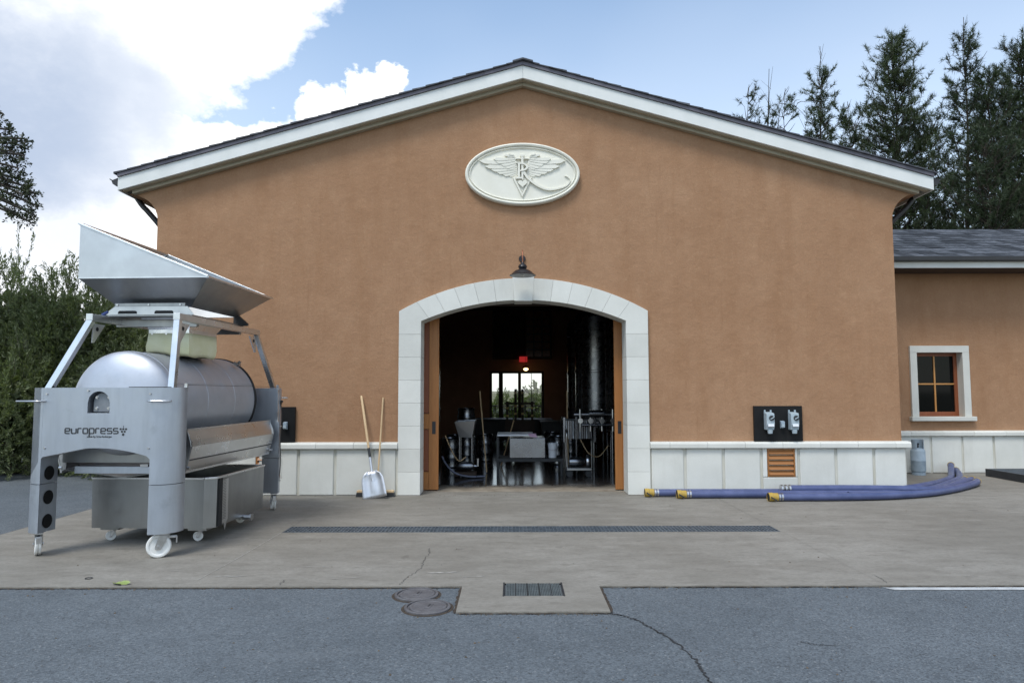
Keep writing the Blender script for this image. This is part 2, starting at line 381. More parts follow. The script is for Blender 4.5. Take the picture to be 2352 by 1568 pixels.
M['blackpaint'] = pm('black_panel_paint', (.008, .0085, .009), (.012, .012, .0125), 6, .6, bump=.1, bscale=60, spec=.2)
M['print'] = pm('dark_print', (.025, .027, .03), (.03, .03, .032), 30, .5)
M['sleeve'] = pm('cream_fabric', (.72, .70, .44), (.78, .76, .53), 5, .6, bump=.3, bscale=9, bdist=.02)
M['wood'] = woodmat('door_wood', (.30, .115, .027), (.37, .150, .038), (.18, .062, .016))
M['woodh'] = woodmat('louver_wood', (.29, .112, .027), (.35, .145, .038), (.16, .056, .015), False)
M['winwood'] = woodmat('window_wood', (.20, .055, .020), (.26, .08, .03), (.12, .03, .012))
M['muntin'] = woodmat('muntin_wood', (.46, .21, .055), (.52, .26, .08), (.33, .13, .03))
M['ash'] = woodmat('ash_handle', (.58, .40, .22), (.66, .48, .28), (.42, .26, .13), True, .5)
M['iron'] = pm('dark_lamp_enamel', (.008, .0085, .012), (.014, .014, .018), 8, .36, rvar=.08)
M['copper'] = pm('copper_arm', (.28, .11, .06), (.35, .16, .09), 12, .45, metal=.6)
M['bulb'] = pm('frosted_glass', (.62, .62, .58), (.7, .7, .66), 8, .2)
M['alum'] = steel('shovel_aluminium', (.62, .63, .66), .46, (1, 1, .3), 4, .25)
M['hose'] = pm('blue_suction_hose', (.056, .074, .170), (.088, .108, .225), 5, .42, bump=.25, bscale=30, stretch=(1, 1, 1), rvar=.1, spec=.5)
M['hose2'] = pm('grey_blue_hose', (.11, .125, .18), (.15, .165, .23), 8, .5, rvar=.1)
M['yellow'] = pm('yellow_coupling', (.40, .26, .045), (.50, .34, .07), 14, .45, rvar=.1)
M['tank'] = pm('grey_cylinder_paint', (.27, .34, .40), (.35, .42, .48), 9, .5, bump=.1, bscale=40, rvar=.1)
M['greybox'] = pm('grey_socket_plastic', (.33, .40, .44), (.42, .49, .53), 12, .42)
M['white'] = pm('white_plastic', (.72, .74, .78), (.66, .68, .72), 9, .4)
M['paint'] = pm('road_paint', (.56, .57, .57), (.40, .41, .41), 9, .7, bump=.4, bscale=110)
M['castiron'] = pm('cast_iron_lid', (.10, .096, .10), (.15, .145, .15), 9, .6, metal=.2, bump=.5, bscale=150, rvar=.1)
M['grate'] = pm('galvanised_grate', (.10, .12, .14), (.16, .185, .21), 10, .5, metal=.5)
M['grate2'] = pm('basin_grate', (.11, .13, .135), (.16, .185, .19), 10, .5, metal=.3)
M['dirt'] = pm('joint_dirt', (.030, .024, .018), (.07, .05, .034), 25, .95, bump=.8, bscale=80)
M['crack'] = pm('crack_dark', (.022, .022, .023), (.04, .04, .04), 30, .95)  # plain dark tone for the thin crack strips
M['scratch'] = pm('pale_joint_line', (.40, .38, .34), (.33, .31, .28), 20, .9)
M['joint'] = pm('faint_joint', (.14, .13, .11), (.19, .175, .15), 20, .9)
M['rubber'] = pm('black_rubber_mat', (.022, .024, .027), (.032, .034, .037), 8, .6)
M['grass'] = pm('dry_grass_ground', (.09, .10, .04), (.16, .14, .07), 2, .95, bump=.6, bscale=30, bdist=.05)
M['wetfloor0'] = pm('wet_cellar_floor', (.050, .046, .042), (.075, .07, .062), 1.6, .16, rvar=.12, bump=.05, bscale=5, spec=.6)
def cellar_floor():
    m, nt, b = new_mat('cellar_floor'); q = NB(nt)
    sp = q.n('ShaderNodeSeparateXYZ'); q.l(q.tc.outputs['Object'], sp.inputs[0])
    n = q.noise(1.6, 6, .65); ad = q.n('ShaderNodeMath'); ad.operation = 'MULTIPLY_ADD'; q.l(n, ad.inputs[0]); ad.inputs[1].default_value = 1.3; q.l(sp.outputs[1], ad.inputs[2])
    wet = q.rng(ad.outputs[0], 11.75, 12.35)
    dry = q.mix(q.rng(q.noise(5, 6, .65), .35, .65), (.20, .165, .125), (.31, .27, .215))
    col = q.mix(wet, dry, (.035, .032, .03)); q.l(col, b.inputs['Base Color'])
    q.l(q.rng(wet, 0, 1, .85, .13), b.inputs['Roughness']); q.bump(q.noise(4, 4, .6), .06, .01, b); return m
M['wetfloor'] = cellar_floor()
M['inwall'] = pm('cellar_wall', (.30, .15, .09), (.36, .19, .12), 2, .9)
M['timber'] = pm('dark_timber', (.030, .018, .012), (.05, .03, .02), 5, .7)
M['barkpine'] = pm('conifer_bark', (.030, .022, .016), (.06, .045, .033), 12, .95, bump=.8, bscale=25, bdist=.02)
M['barkoak'] = pm('oak_bark', (.06, .05, .042), (.10, .085, .07), 12, .95, bump=.8, bscale=25, bdist=.02)
M['needle'] = leafmat('conifer_needles', (.028, .042, .021), (.075, .105, .048), .18)
M['needle2'] = leafmat('conifer_needles_light', (.034, .052, .023), (.10, .128, .055), .2)
M['olive'] = leafmat('olive_leaves', (.11, .14, .068), (.33, .365, .19), .32, .45)
M['oak'] = leafmat('oak_leaves', (.030, .042, .020), (.075, .09, .042), .2)
M['shrub'] = leafmat('garden_leaves', (.07, .11, .03), (.18, .25, .06), .3)
M['glass'] = glassmat('dark_window_glass'); M['clear'] = clearglass('clear_pane')
M['instl'] = steel('tank_steel', (.26, .27, .29), .27, (1, 1, 1), 2, .15)

# ------------------------------------------------------------------ ground
def structure(name, mb, mat, label, **k):
    return tag(mb.build(name, mat, None, **k), label, None, None, 'structure')
structure('ground', MB().add([(-600,-300,-.06),(600,-300,-.06),(600,900,-.06),(-600,900,-.06)], [(0,1,2,3)]), M['grass'], 'dry grassy ground reaching beyond the yard')
AS = structure('asphalt', MB().add([(-16,-14,-.014),(24,-14,-.014),(24,40,-.014),(-16,40,-.014)], [(0,1,2,3)]), M['asphalt'], 'worn blue grey asphalt in front of the concrete apron')
TR = (-2.60, 3.03, 7.84, 8.17); BA = (-.07, .405, 5.45, 5.80); NT = (-.41, .71, 5.07)
FE = 5.72
def slab():
    xs = [-5.72, TR[0], NT[0], BA[0], BA[1], NT[1], TR[1], 22]; ys = [NT[2], BA[2], FE, BA[3], TR[2], TR[3], 13.6]
    idx = {}; vs = []; fs = []; cells = set()
    for i in range(len(xs)-1):
        for j in range(len(ys)-1):
            cx, cy = (xs[i]+xs[i+1])/2, (ys[j]+ys[j+1])/2
            if cy < FE and not (NT[0] < cx < NT[1]): continue
            if TR[0] < cx < TR[1] and TR[2] < cy < TR[3]: continue
            if BA[0] < cx < BA[1] and BA[2] < cy < BA[3]: continue
            cells.add((i, j))
    def vid(x, y, z):
        k = (x, y, z)
        if k not in idx: idx[k] = len(vs); vs.append(k)
        return idx[k]
    for i, j in cells:
        x0, x1, y0, y1 = xs[i], xs[i+1], ys[j], ys[j+1]
        fs.append((vid(x0,y0,0), vid(x1,y0,0), vid(x1,y1,0), vid(x0,y1,0)))
        for (di, dj, a, b) in ((-1,0,(x0,y1),(x0,y0)), (1,0,(x1,y0),(x1,y1)), (0,-1,(x0,y0),(x1,y0)), (0,1,(x1,y1),(x0,y1))):
            if (i+di, j+dj) not in cells:
                fs.append((vid(*b,0), vid(*a,0), vid(*a,-.2), vid(*b,-.2)))
    m = MB(); m.add(vs, fs); return m
SL = structure('concrete_apron', slab(), M['concrete'], 'stained grey concrete apron before the arched doorway')
def strip(pts, w, z, jag=.5, seed=0):                  # a thin irregular band on the ground
    rd = random.Random(seed); pts = [Vector((p[0], p[1], 0)) for p in pts]; vs = []; fs = []
    fine = []
    for a, b in zip(pts, pts[1:]):
        n = max(2, int((b-a).length/.035))
        fine += [a.lerp(b, k/n) for k in range(n)]
    fine.append(pts[-1])
    for i, p in enumerate(fine):
        d = (fine[min(i+1, len(fine)-1)]-fine[max(i-1, 0)]).normalized(); nrm = Vector((-d.y, d.x, 0))
        k = 1-jag+2*jag*rd.random(); k2 = 1-jag+2*jag*rd.random()
        if i in (0, len(fine)-1): k = k2 = .2
        vs += [p+nrm*w*k+Vector((0,0,z)), p-nrm*w*k2+Vector((0,0,z))]
        if i: fs.append((2*i-1, 2*i+1, 2*i, 2*i-2))
    return MB().add(vs, fs)
def wander(pts, amp, seed, n=14):
    rd = random.Random(seed); P = smoothpath([Vector((p[0], p[1], 0)) for p in pts], n)
    return [p+Vector((rd.uniform(-amp, amp), rd.uniform(-amp, amp), 0)) for p in P]
e = .012
for k, (pts, w) in enumerate((([(-9, FE-e), (NT[0]-e, FE-e)], .010), ([(NT[0]-e, FE), (NT[0]-e, NT[2]-e)], .011), ([(NT[0], NT[2]-e), (NT[1], NT[2]-e)], .007),
                              ([(NT[1]+e, NT[2]), (NT[1]+e, FE-e)], .012), ([(NT[1], FE-e), (16, FE-e)], .008), ([(-5.735, FE), (-5.735, 13)], .012))):
    strip(pts, w, -.009+.0006*k, .75, 3+k).build('joint_dirt', M['dirt'], AS)
G = lambda u, v: gnd(u, v)
strip(wander([G(1395,1404), G(1440,1412), G(1480,1430), G(1540,1465), G(1590,1505), G(1620,1545), G(1640,1575)], .014, 1), .0055, -.0095, .8, 5).build('crack', M['crack'], AS)
strip(wander([G(1838,1470), G(1870,1476), G(1920,1480)], .006, 2), .003, -.0095, .8, 5).build('crack', M['crack'], AS)
for i, pts in enumerate(([(918,1342),(935,1325),(965,1305),(972,1288),(985,1270),(985,1258)], [(2035,1340),(2022,1330),(2005,1322)], [(640,1342),(655,1330)])):
    strip(wander([G(*p) for p in pts], .012, 9+i), .0017, .0035, .8, 5).build('crack', M['crack'], SL)
for i, (pts, w) in enumerate((([(-2.605, 7.84), (-2.63, 6.6), (-2.67, 5.9)], .004), ([(3.04, 7.84), (3.05, FE+.02)], .0009), ([(-2.59, 8.18), (-2.59, 10.4)], .0018), ([(3.03, 8.18), (3.03, 10.4)], .0018))):
    strip(pts, w, .003, .6, 20+i).build('score_line', M['scratch'] if i == 0 else M['joint'], SL)
for i in range(7):                                      # pale scuffs left by wheels
    u, v = [(480,1322), (520,1345-22), (380,1310), (690,1300), (760,1328), (1060,1325), (980,1315)][i]; p = G(u, v)
    strip([p, p+Vector((random.uniform(.15,.35), random.uniform(.01,.06), 0))], random.uniform(.004,.012), .0031, .9, 40+i).build('scuff', M['scratch'], SL)
a, b_ = G(2037,1350), G(2352,1353)
tag(MB().add([(a.x-.02, a.y+.035, -.0095), (a.x+.045, a.y-.035, -.0095), (12, a.y-.05, -.0095), (12, a.y+.02, -.0095)], [(0,1,2,3)]).build('painted_line', M['paint']), 'white painted line on asphalt along the concrete edge', None, None, 'structure')

# ------------------------------------------------------------------ winery building
WY = 10.60; CX = .18; WL, WR = -5.58, 6.0; BY = 22.6      # wall plane, centre line, side edges, back wall
RS = .283                                                # roof slope
EL, ER = -6.11, 6.55                                     # fascia ends
PKZ = 6.475                                               # underside of fascia at the ridge
zr = lambda x: PKZ-RS*abs(x-CX)                          # underside of the fascia at x
bld = thing('winery_building', (CX, WY, 0), 'large terracotta stucco gabled building with arched stone doorway', 'building')
def arc(hw, spring, crown, n, cx=CX):
    rise = crown-spring; rad = (hw*hw+rise*rise)/(2*rise); cz = crown-rad; a0 = math.asin(hw/rad)
    return [(cx+rad*math.sin(t), cz+rad*math.cos(t)) for t in [a0-2*a0*k/n for k in range(n+1)]], rad, cz, a0
def gable_poly(door):
    L = [(WL, -.05), (WL, 4.28)]
    cove = [(WL-(.46*(1-math.cos(t))), 4.27+.42*math.sin(t)) for t in [R(k*90/7) for k in range(1, 8)]]
    cove = [(x, min(z, zr(x)+.03)) for x, z in cove]
    Rr = [(WR+(.46*(1-math.cos(t))), 4.27+.42*math.sin(t)) for t in [R(k*90/7) for k in range(1, 8)]]
    Rr = [(x, min(z, zr(x)+.03)) for x, z in Rr]
    p = L+cove+[(CX, PKZ+.05)]+list(reversed(Rr))+[(WR, 4.28), (WR, -.05)]
    return p+door
ar, _, _, _ = arc(1.70, 2.72, 3.09, 20)
mb = MB(); mb.prism(gable_poly([(CX+1.70, -.05)]+ar+[(CX-1.70, -.05)]), WY, WY+.32); mb.build('front_wall', M['stucco'], bld, tri=True)
for nm, x0, x1, xx in (('side_wall', WL, WL+.32, -1), ('side_wall', WR-.32, WR, 1)):
    cv = [(.46*(1-math.cos(t)), 4.27+.42*math.sin(t)) for t in [R(k*90/7) for k in range(0, 8)]]
    pr = [(WL-d, z) for d, z in cv]+[(WL+.3, 4.68), (WL+.3, -.05), (WL, -.05)] if xx < 0 else [(WR+d, z) for d, z in cv]+[(WR-.3, 4.68), (WR-.3, -.05), (WR, -.05)]
    MB().prism(pr, WY+.322, BY).build(nm, M['stucco'], bld, tri=True)
# back wall with a glazed door opening to the garden
mb = MB(); mb.prism([(WL, -.05), (WL, 4.3), (CX, 6.3), (WR, 4.3), (WR, -.05), (1.06, -.05), (1.06, 2.22), (-.74, 2.22), (-.74, -.05)], BY, BY+.3); mb.build('back_wall', M['inwall'], bld, tri=True)
# roof: deck, rake boards, drip edge, courses
FY = WY-.21
roof = None
for sgn, xe in ((-1, EL), (1, ER)):
    mb = MB(); t = .07
    mb.prism([(CX, PKZ+.22), (xe, zr(xe)+.22), (xe, zr(xe)+.14), (CX, PKZ+.14)], FY+.03, BY+.4)
    o = mb.build('roof_deck', M['timber'], bld)
    roof = roof or o
    MB().prism([(CX+sgn*.001, PKZ), (xe, zr(xe)), (xe, zr(xe)+.205), (CX+sgn*.001, PKZ+.205)], FY, FY+.045).build('fascia_board', M['trim'], bld, bevel=.004)
    MB().prism([(CX+sgn*.001, PKZ-.015), (xe-sgn*.06, zr(xe-sgn*.06)-.015), (xe-sgn*.06, zr(xe-sgn*.06)+.03), (CX+sgn*.001, PKZ+.03)], FY+.047, FY+.12).build('soffit_board', M['soffit'], bld)
    MB().prism([(CX+sgn*.001, PKZ-.065), (xe-sgn*.16, zr(xe-sgn*.16)-.065), (xe-sgn*.16, zr(xe-sgn*.16)+.02), (CX+sgn*.001, PKZ+.02)], FY+.122, WY-.003).build('rake_moulding', M['soffit'], bld)
    MB().prism([(CX+sgn*.001, PKZ+.207), (xe-sgn*.0, zr(xe)+.207), (xe, zr(xe)+.262), (CX+sgn*.001, PKZ+.262)], FY-.025, FY+.028).build('drip_edge', M['drip'], bld)
    n = 30; Ls = abs(xe-CX)
    for k in range(n):                                   # one strip per shingle course, ends uneven at the rake
        x0 = xe-sgn*Ls*k/n+sgn*.05; x1 = x0-sgn*(Ls/n+.07)
        yy = FY-.04-random.uniform(0, .02); th = .022+random.uniform(0, .010)
        if (x1-CX)*sgn < 0: x1 = CX
        z0, z1 = PKZ+.264-RS*abs(x0-CX), PKZ+.264-RS*abs(x1-CX)
        MB().prism([(x0, z0), (x1, z1), (x1, z1+.010), (x0, z0+th)], yy, BY+.4).build('shingle_course', M['roof'], roof)
for sgn in (-1, 1):
    MB().prism([(CX, PKZ+.30), (CX+sgn*.16, PKZ+.30-RS*.16), (CX+sgn*.16, PKZ+.275-RS*.16), (CX, PKZ+.275)], FY-.07, BY+.4).build('ridge_cap', M['roof'], roof)
# eaves: sloping soffit from wall cove to gutter, gutter, downpipe
for sgn, xe, xw in ((-1, EL, WL), (1, ER, WR)):
    z = zr(xe)
    MB().prism([(xe+sgn*.002, z+.0), (xe+sgn*.002, z+.20), (xe-sgn*.02, z+.2), (xe-sgn*.02, z)], FY+.05, BY+.4).build('eave_board', M['trim'], bld)
    gp = [(xe+sgn*.006, z+.20), (xe+sgn*.006, z+.085), (xe+sgn*.04, z+.075), (xe+sgn*.085, z+.105), (xe+sgn*.105, z+.155), (xe+sgn*.135, z+.175), (xe+sgn*.135, z+.19), (xe+sgn*.09, z+.165)]
    MB().prism(gp, FY+.01, BY+.4).build('gutter', M['gutter'], bld, tri=True)
    MB().tube(smoothpath([(xe+sgn*.02-sgn*.0, WY+.35, z+.06), (xe-sgn*.10, WY+.34, z-.10), (xe-sgn*.20, WY+.33, z-.20), (xw+sgn*.10, WY+.33, 4.22), (xw+sgn*.06, WY+.33, 4.05), (xw+sgn*.06, WY+.33, 2.5), (xw+sgn*.06, WY+.33, .1)], 5), .042, 10).build('downpipe', M['gutter'], bld, smooth=40)

# stone door surround: jamb blocks and arch voussoirs, each a stone with recessed joints
SF, SB = WY-.065, WY+.34
sur = MB().box(CX-1.86, CX-1.63, WY-.02, SB-.03, 0, 2.5).box(CX+1.63, CX+1.86, WY-.02, SB-.03, 0, 2.5)
oa, orad, ocz, oa0 = arc(1.90, 2.80, 3.31, 24); ia, irad, icz, ia0 = arc(1.625, 2.66, 3.03, 24)
for k in range(24):
    sur.prism([oa[k], oa[k+1], ia[k+1], ia[k]], WY-.02, SB-.03)
SUR = sur.build('door_surround', pm('mortar', (.52, .51, .46), (.46, .45, .40), 10, .95), bld)
HI, HO = 1.588, 1.93; jz = [0.004, .35, .70, 1.05, 1.40, 1.75, 2.105, 2.46]; g = .0012
for sgn in (-1, 1):
    for z0, z1 in zip(jz, jz[1:]):
        xs = sorted((CX+sgn*HI, CX+sgn*HO)); MB().box(xs[0], xs[1], SF, SB, z0+g, z1-g).build('jamb_stone', M['stone'], SUR, bevel=.0028)
def arcpt(rad, cz, x): return (CX+x, cz+math.sqrt(max(rad*rad-x*x, 0)))
_, orad, ocz, oa0 = arc(1.93, 2.82, 3.334, 4); _, irad, icz, ia0 = arc(1.588, 2.665, 2.99, 4)
xo = [.163, .466, .77, 1.075, 1.37, 1.655]; xi = [.145, .42, .685, .955, 1.215, 1.47]
def vous(xo0, xo1, xi0, xi1, sgn):
    n = 5; o = [arcpt(orad, ocz, sgn*(xo0+g+(xo1-xo0-2*g)*k/n)) for k in range(n+1)]; i = [arcpt(irad, icz, sgn*(xi0+g+(xi1-xi0-2*g)*k/n)) for k in range(n+1)]
    return o+list(reversed(i))
for sgn in (-1, 1):
    for k in range(5):
        MB().prism(vous(xo[k], xo[k+1], xi[k], xi[k+1], sgn), SF, SB).build('arch_stone', M['stone'], SUR, bevel=.0028)
    o = [arcpt(orad, ocz, sgn*(1.655+g+(1.93-1.655-g)*k/4)) for k in range(5)]
    i = [arcpt(irad, icz, sgn*(1.47+g+(1.588-1.47-g)*k/3)) for k in range(4)]
    MB().prism(o+[(CX+sgn*1.93, 2.46+g), (CX+sgn*1.588, 2.46+g)]+list(reversed(i)), SF, SB).build('springer_stone', M['stone'], SUR, bevel=.0028)
MB().prism([(CX-.17, 3.375), (CX+.17, 3.375), (CX+.143, 2.975), (CX-.143, 2.975)], SF-.006, SB).build('keystone', M['stone'], SUR, bevel=.008)

# wainscot of cast-stone panels with a moulded ledge
def ledge_mesh(x0, x1, y, ret=None):
    pr = [(y+.02, .700), (y-.085, .700), (y-.095, .712), (y-.095, .772), (y-.075, .796), (y+.02, .806)]
    return MB().prismx(pr, x0, x1)
def wains(xs, y, par, hole=None):
    for x0, x1 in zip(xs, xs[1:]):
        if hole and x0 < hole[0] < x1:
            h = hole; gg = .021
            for a0, a1, c0, c1 in ((x0+gg, h[0]-.004, h[2]-.002, .698), (h[1]+.004, x1-gg, h[2]-.002, .698), (x0+gg, x1-gg, .003, h[2]-.008)):
                MB().box(a0, a1, y-.05, y+.015, c0, c1).build('wainscot_panel', M['stone'], par, bevel=.010)
        else:
            MB().box(x0+.021, x1-.021, y-.045, y+.015, .003, .698).build('wainscot_panel', M['stone'], par, bevel=.014)
WN = MB().box(CX+1.92, WR+.045, WY-.022, WY+.012, .0, .70).build('wainscot', pm('wainscot_joint', (.62, .605, .54), (.50, .48, .40), 10, .95, stretch=(1,1,.2)), bld)
WN2 = MB().box(WL-.045, CX-1.92, WY-.022, WY+.012, 0, .70).build('wainscot', bpy.data.materials['wainscot_joint'], bld)
X = lambda u, v, Y: at(u, v, Y).x
rx = [X(1492,1080,WY)]+[X(u,1080,WY) for u in (1572, 1660, 1747, 1832, 1918, 2005)]+[WR+.05]
LV = (X(1760,1060,WY), X(1823,1060,WY), .268, .695)
wains(rx, WY, WN, LV)
lx = [X(912,1080,WY), X(856,1080,WY), X(770,1080,WY), X(686,1080,WY)]
while lx[-1] > WL+.7: lx.append(lx[-1]-.575)
lx.append(WL-.05); lx = list(reversed(lx))
LV2 = (X(590,1060,WY), X(650,1060,WY), .268, .695)
wains(lx, WY, WN2, LV2)
def ledges(x0, x1, off, y, par, step=.575):
    xs = [x0]; x = x0+off
    while x < x1-.1: xs.append(x); x += step
    xs.append(x1)
    for a0, a1 in zip(xs, xs[1:]): ledge_mesh(a0+.0015, a1-.0015, y).build('ledge_stone', M['stone'], par, bevel=.004)
ledges(CX+1.932, WR+.10, .30, WY, WN); ledges(WL-.10, CX-1.932, .38, WY, WN2)
MB().box(WR+.002, WR+.05, WY+.02, 13.2, 0, .698).build('return_panel', M['stone'], WN, bevel=.008)
MB().box(WR+.002, WR+.10, WY+.025, 13.2, .700, .80).build('return_ledge', M['stone'], WN, bevel=.008)
def louver(h, par):
    x0, x1, z0, z1 = h; y = WY
    f = MB().box(x0, x0+.022, y-.048, y+.0, z0, z1).box(x1-.022, x1, y-.048, y, z0, z1).box(x0+.022, x1-.022, y-.048, y, z0, z0+.018).box(x0+.022, x1-.022, y-.048, y, z1-.012, z1)
    fr = f.build('louver_vent', M['woodh'], par, bevel=.002)
    MB().box(x0+.02, x1-.02, y-.021, y-.018, z0+.01, z1-.01).build('vent_backing', M['black'], fr)
    for k in range(5):
        z = z0+.045+k*(z1-z0-.03)/5
        MB().obox(((x0+x1)/2, y-.036, z+.012), (x1-x0-.048, .010, .075), (R(-32), 0, 0)).build('slat', M['woodh'], fr)
louver(LV, bld); louver(LV2, bld)

# sliding timber doors behind the stone
for sgn, xin in ((-1, X(1008,900,WY+.40)), (1, X(1411,900,WY+.40))):
    x_out = xin+sgn*1.55; y0, y1 = WY+.385, WY+.44
    st = sorted((xin, xin+sgn*.155)); dr = MB().box(st[0], st[1], y0, y1, .02, 3.2).build('sliding_door', M['wood'], bld, bevel=.004)
    xs = sorted((xin+sgn*.157, x_out))
    for z0, z1 in ((.02, .30), (.98, 1.22), (2.95, 3.2)):
        MB().box(xs[0], xs[1], y0+.002, y1-.002, z0, z1).build('rail', M['wood'], dr)
    for z0, z1 in ((.31, .97), (1.23, 2.94)):
        MB().box(xs[0], xs[1], y0+.022, y1-.018, z0, z1).build('panel', M['winwood'], dr)
    hx = xin+sgn*.075
    MB().box(hx-.028, hx+.028, y0-.003, y0+.004, .90, 1.10).box(hx-.018, hx+.018, y0-.006, y0-.002, .915, .925).box(hx-.018, hx+.018, y0-.006, y0-.002, 1.075, 1.085).build('flush_pull', M['iron'], dr)
# interior floor and ceiling ties
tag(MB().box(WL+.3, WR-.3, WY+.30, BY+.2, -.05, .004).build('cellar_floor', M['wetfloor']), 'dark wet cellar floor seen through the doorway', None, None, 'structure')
MB().box(WL+.3, WR-.3, WY+.9, BY, 4.40, 4.46).build('ceiling', M['timber'], bld)
for k in range(5): MB().box(WL+.3, WR-.3, WY+1.6+k*2.3, WY+1.8+k*2.3, 4.12, 4.40).build('ceiling_beam', M['timber'], bld)
MB().box(CX-1.75, CX+1.75, WY+.46, WY+.62, 2.98, 4.4).build('door_header', M['timber'], bld)

# ------------------------------------------------------------------ wing on the right
WGY = 13.22
wing = thing('side_wing', (WR+.3, WGY, 0), 'lower stucco wing with slate roof set back on the right', 'building')
wu0, wu1, wv0, wv1 = at(2108,812,WGY), at(2212,950,WGY), 0, 0
wx0, wx1 = X(2105,880,WGY), X(2211,880,WGY); wz0, wz1 = at(2160,958,WGY).z, at(2160,811,WGY).z
mb = MB(); GX = 16.0; TZ = 4.1
mb.box(WR-.2, wx0, WGY, WGY+.3, -.05, TZ).box(wx1, GX, WGY, WGY+.3, -.05, TZ).box(wx0, wx1, WGY, WGY+.3, -.05, wz0).box(wx0, wx1, WGY, WGY+.3, wz1, TZ)
mb.build('wing_wall', M['stucco'], wing)
MB().box(GX-.3, GX, WGY+.3, WGY+5, -.05, TZ).build('end_wall', M['stucco'], wing)
SFY = 12.62; ez = at(2200, 617, SFY).z
RW = .42; ry0, ry1 = SFY-.05, 15.35; zE = ez+.205
MB().prismx([(ry0, zE-.03), (ry1, zE-.03+RW*(ry1-ry0)), (ry1+2.7, zE-.03), (ry1+2.7, zE-.08), (ry0, zE-.08)], WR-.1, GX+.4).build('roof_deck', M['timber'], wing)
WROOF = wing.children[-1]
MB().box(WR+.005, GX+.4, SFY-.0, SFY+.05, ez, ez+.115).build('fascia_board', M['trim'], wing, bevel=.004)
MB().box(WR+.005, GX+.4, SFY-.11, SFY-.003, ez+.117, ez+.20).build('gutter', M['gutter'], wing, bevel=.01)
MB().box(WR+.005, GX+.4, SFY+.052, WGY-.003, ez-.01, ez+.02).build('soffit_board', M['timber'], wing)
# slate shingles: shared meshes, one object each over the part in view
shm = []
for w in (.20, .25, .31, .36):
    me = MB().add([(0,0,0),(w,0,0),(w,.46,.004),(0,.46,.004),(0,0,.022),(w,0,.022),(w,.46,.008),(0,.46,.008)], [(0,3,2,1),(4,5,6,7),(0,1,5,4),(1,2,6,5),(2,3,7,6),(3,0,4,7)]).mesh('shingle'); me.materials.append(M['roofwing']); shm.append((w, me))
sl = math.atan(RW); rd = random.Random(5); first = True; course = .262; nc = int(math.hypot(ry1-ry0, RW*(ry1-ry0))/course)
for c in range(nc+1):
    d = c*course; x = WR-.05+rd.uniform(-.2, 0); lim = 9.9+d*.85
    while x < lim:
        w, me = rd.choice(shm); o = bpy.data.objects.new('shingle', me); link(o, WROOF); og = ORG[wing.name]
        dd = min(d, math.hypot(ry1-ry0, RW*(ry1-ry0))-.44)+rd.uniform(-.025, .02)
        if c == nc: dd = math.hypot(ry1-ry0, RW*(ry1-ry0))-.44
        o.location = Vector((x, ry0+dd*math.cos(sl), zE-.024+dd*math.sin(sl)+.004+rd.uniform(0, .008)))-og; o.rotation_euler = (sl, rd.uniform(-.01, .01), rd.uniform(-.015, .015)); x += w+.004
m2 = MB()
for c in range(nc+1):
    d = c*course; y = ry0+d*math.cos(sl); z = zE-.024+d*math.sin(sl); m2.prismx([(y, z+.004), (y, z+.026), (y+.25, z+.26*math.sin(sl)+.02), (y+.25, z+.26*math.sin(sl))], 10.3+d*.85, GX+.4)
tag(m2.build('shingle_field', M['roofwing'], WROOF), kind='stuff')
# wing wainscot and ledge
WW = MB().box(WR+.05, GX, WGY-.022, WGY+.012, 0, .70).build('wainscot', bpy.data.materials['wainscot_joint'], wing)
wx = [WR+.06, X(2136,1050,WGY)]
while wx[-1] < 11.5: wx.append(wx[-1]+.603)
wains(wx, WGY, WW); ledges(WR+.06, 11.6, .36, WGY, WW, .603)
# window
win = MB(); t = .125
fx0, fx1, fz0, fz1 = wx0, wx1, wz0, wz1
win.box(fx0-t, fx0+.006, WGY-.045, WGY+.06, fz0, fz1-.006).box(fx1-.006, fx1+t, WGY-.045, WGY+.06, fz0, fz1-.006).box(fx0-t, fx1+t, WGY-.045, WGY+.06, fz1-.005, fz1+t)
WI = win.build('window_surround', M['stone'], wing, bevel=.005)
MB().box(fx0-t-.04, fx1+t+.06, WGY-.10, WGY+.06, fz0-.085, fz0-.0005).build('window_sill', M['stone'], WI, bevel=.008)
MB().box(fx0+.001, fx0+.004, WGY+.061, WGY+.26, fz0+.001, fz1-.001).box(fx1-.004, fx1-.001, WGY+.061, WGY+.26, fz0+.001, fz1-.001).build('window_reveal', M['stone'], WI)
s_ = .07; y0, y1 = WGY+.14, WGY+.19
MB().box(fx0, fx0+s_, y0, y1, fz0, fz1).box(fx1-s_, fx1, y0, y1, fz0, fz1).box(fx0+s_, fx1-s_, y0, y1, fz0, fz0+.085).box(fx0+s_, fx1-s_, y0, y1, fz1-s_, fz1).build('window_frame', M['winwood'], WI, bevel=.004)
mx_, mz_ = (fx0+fx1)/2-.0, fz0+.085+(fz1-fz0-.155)*.5
MB().box(mx_-.014, mx_+.014, y0+.004, y1-.006, fz0+.085, fz1-s_).box(fx0+s_, mx_-.015, y0+.006, y1-.007, mz_-.014, mz_+.014).box(mx_+.015, fx1-s_, y0+.006, y1-.007, mz_-.014, mz_+.014).build('muntin', M['muntin'], WI)
for a0, a1 in ((fx0+s_, mx_-.014), (mx_+.014, fx1-s_)):
    for c0, c1 in ((fz0+.085, mz_-.014), (mz_+.014, fz1-s_)):
        MB().box(a0, a1, y0+.022, y0+.026, c0, c1).build('pane', M['glass'], WI)

